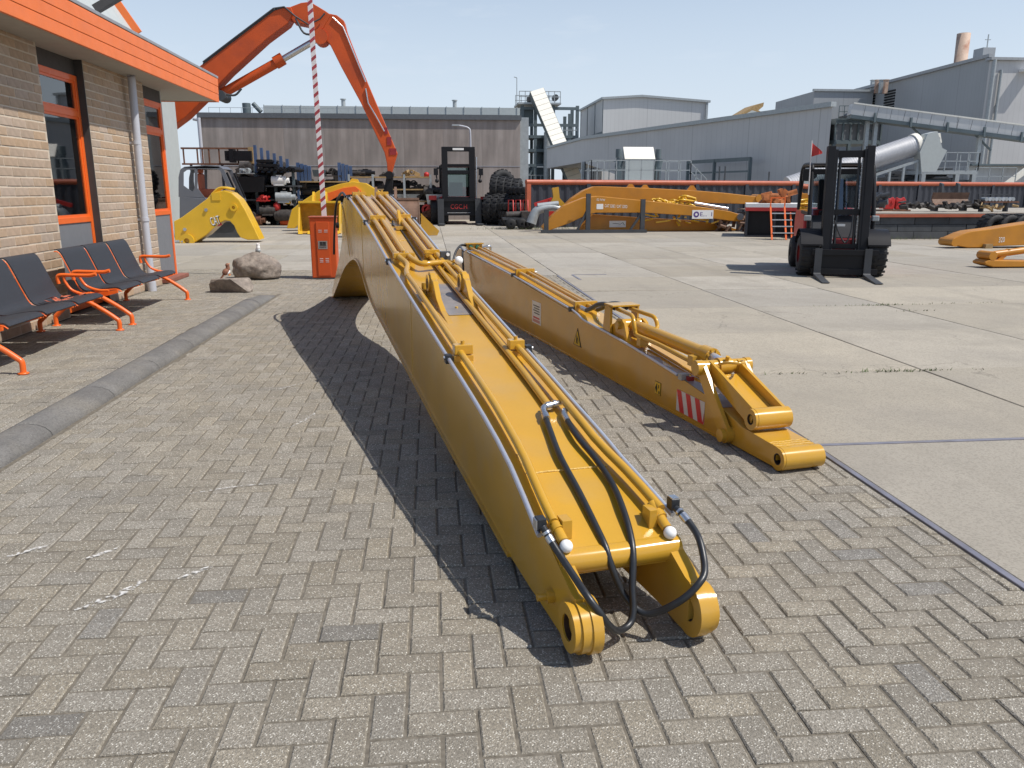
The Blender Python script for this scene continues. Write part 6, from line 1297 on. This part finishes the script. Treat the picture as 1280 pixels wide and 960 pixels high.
# conveyor gallery
cg = thing('conveyor_gallery', 'long pale conveyor gallery sloping down to the right past the big hall', 'conveyor', (0,0,0)); G0 = at(1062,137,62); G1 = at(1330,172,58); n = 16
m = MB(); m.bar(G0-Vector((0,0,.55)),G1-Vector((0,0,.55)),1.4,.25); m.build('deck', TEAL, cg)
for k in range(n): a = G0.lerp(G1,(k+.015)/n); b = G0.lerp(G1,(k+.985)/n); m = MB(); m.bar(a,b,1.2,.8); m.build('cover_panel', GCLAD2, cg)
m = MB(); m.bar(G0+Vector((0,-.62,.42)),G1+Vector((0,-.62,.42)),.08,.10); m.build('sunlit_edge', WHITEC, cg)  # pale strip paints sunlight along the gallery's top edge
for k in range(5): a = G0.lerp(G1,.1+.17*k)+Vector((0,-.72,-.1)); m = MB(); m.bar(a,a-Vector((0,0,.7)),.14,.14); m.build('bracket', TEAL, cg)
for k in (.09,.13,.62): a = G0.lerp(G1,k)-Vector((0,0,.6)); m = MB(); m.bar(a,Vector((a.x,a.y,0)),.28,.28); m.build('leg', GALV, cg)
for k in (.05,.3,.6): a = G0.lerp(G1,k)-Vector((0,0,.65)); m = MB(); m.bar(a,a+Vector((1.4,0,-1.1)),.12,.12); m.build('strut', TEAL, cg)
sc_ = thing('sorting_cabin', 'dark steel sorting cabin with a window band under the conveyor head', 'cabin', (at(1041,200,63).x,63,0)); W_ = at(1098,200,63).x-sc_.location.x; zz = lambda py_: at(1060,py_,63).z
m = MB(); m.box(0,W_,0,4,zz(180),zz(175)); m.box(0,W_,0,4,zz(155),zz(148)); 
for k in range(7): x = k*W_/6; m.box(x-.06,x+.06,-.02,.1,zz(175),zz(155))
m.build('frame', TEAL, sc_); m = MB(); m.box(.05,W_-.05,.12,.16,zz(175),zz(155)); m.build('window', PANEL, sc_); m = MB(); m.box(.1,W_-.1,.2,3.9,zz(175),zz(155)); m.build('cabin_body', DGREY, sc_)
for k in range(4): m = MB(); m.box(k*W_/3-.12,k*W_/3+.12,0,.24,0,zz(180)); m.build('leg', TEAL, sc_)
rail(sc_,(0,-.3,zz(148)),(W_,-.3,zz(148)),.9,9,TEAL); m = MB(); m.cyl((W_*.45,.5,zz(147)),(W_*.45,1.5,zz(147)),.5,10); m.box(W_*.3,W_*.7,.2,2,zz(148),zz(143)); m.build('drive_unit', DGREY, sc_)
# silver duct
du = thing('silver_duct', 'ribbed silver duct rising to the right behind the near forklift', 'duct', (0,0,0)); D0 = at(985,234,50); D1 = at(1143,182,50); nn_ = 56; path = [D0.lerp(D1,k/nn_) for k in range(nn_+1)]
m = MB(); m.tube(path,.66,18); m.build('shell', SILV, du)
for k in range(1,nn_,1): a = D0.lerp(D1,k/nn_); b = D0.lerp(D1,(k+.35)/nn_); m = MB(); m.tube([a,b],.672,18,False); m.build('rib', SILV, du)
dd = (D1-D0).normalized(); m = MB(); m.tube([D1-dd*.1,D1+dd*.2],.74,18); m.bar(D1+dd*.2,D1+dd*1.5,.95,.6); m.build('head_box', WHITEC, du); m = MB(); P = xz([(1150,190),(1160,167),(1172,164),(1178,185),(1184,188),(1170,215),(1152,215)],49.2); m.prism(P,49.2,49.9,'y'); m.build('chute', LGREY, du); m = MB(); a = D1+dd*1.2; m.cyl(a+Vector((0,-.6,0)),a+Vector((0,.6,0)),.16,10); m.build('drive', GALV, du)
m = MB(); m.bar(D0-Vector((0,.6,.95)),D1-Vector((0,.6,.95)),.15,.15); 
for k in range(10): a = D0.lerp(D1,k/9)-Vector((0,.6,.95)); m.bar(a,Vector((a.x,a.y,.2)),.12,.12)
m.build('support', GALV, du)
wp = thing('walkway_platform', 'galvanised walkway with handrails at the head of the silver duct', 'platform', (at(1150,230,52).x,52,0)); W_ = at(1220,230,52).x-wp.location.x; z0 = at(1180,213,52).z
m = MB(); m.box(0,W_,0,2,z0-.25,z0); m.build('deck', GALV, wp); rail(wp,(0,0,z0),(W_,0,z0),1.15,5); rail(wp,(W_,0,z0),(W_,2,z0),1.15,2)
for x in (.2,W_*.65,W_-.2): m = MB(); m.box(x-.14,x+.14,0,.28,0,z0-.25); m.build('leg', GALV, wp)
m = MB(); m.box(0,W_,.5,1.5,1.9,z0-.6); m.build('machine', TEAL, wp)
rail(wp,(W_+.1,.3,z0-1.0),(W_+3,.3,z0-1.0),1.2,3); m = MB(); m.box(W_+.1,W_+3.2,.3,1.6,z0-1.15,z0-1.0); m.build('landing', GALV, wp)
mb = thing('service_wall', 'plain grey low building with a white stair stringer at the right edge', 'building', (at(1213,230,54).x,54.4,0)); m = MB(); m.box(0,9,0,5,0,at(1230,207,54).z); m.build('wall', GCLAD2, mb); m = MB(); m.box(-.2,9,-.6,0,at(1230,207,54).z,at(1230,205,54).z); m.build('roof_edge', TEAL, mb)
a, b = at(1245,240,53), at(1300,200,53); m = MB(); m.bar((a.x-mb.location.x,-1.4,a.z),(b.x-mb.location.x,-1.4,b.z),.2,.36); m.build('stair_stringer', WHITEC, mb)
m = MB(); r = random.Random(8)
for k in range(90):
    a = at(r.uniform(1092,1160),r.uniform(212,236),r.uniform(53,57)); l = r.uniform(.5,2.5); m.bar((a.x,a.y,a.z),(a.x+l,a.y,a.z+r.uniform(-.1,.1)),.12,.12)
tag(m.build('pipe_stack', DGREY), 'dark clutter of pipes and beams beneath the silver duct', 'pipe stack')
m = MB(); a, b = at(1095,234,49), at(1190,234,49); m.box(a.x,b.x,49,51,0,1.72); m.box(a.x+.2,b.x-.2,48.95,49,1.2,1.65); tag(m.build('blue_container', BLUE), 'blue container top just above the corrugated wall', 'container')

# dense oily stock on and under the racks
for i, (bx4, Y, n, lab) in enumerate((((302,226,372,280),38.6,60,'dark heap of oily machine parts under the pipe rack'),((378,228,432,240),39.8,30,'dark row of parts on the middle shelf of the blue rack'),((376,246,440,280),39.9,44,'dark heap of stock under the blue rack behind the yellow bucket'),
        ((438,234,537,246),39.6,36,'dark row of small parts on the second shelf of the long rack'),((440,262,538,281),39.6,60,'dark heap of parts on the ground under the long rack'),((536,238,552,276),39.4,30,'dark upright clutter between the long rack and the tall forklift'),((600,255,640,282),38.9,36,'dark parts heaped against the hall behind the tyres'),((300,206,352,226),38.7,26,'dark parts piled in the pipe rack right below the black pipes'))):
    clus('parts_heap', lab, 'machine parts', bx4, Y, SCRAP if i % 2 else BLKP, n*2, 100+i, .08, .22, .9)
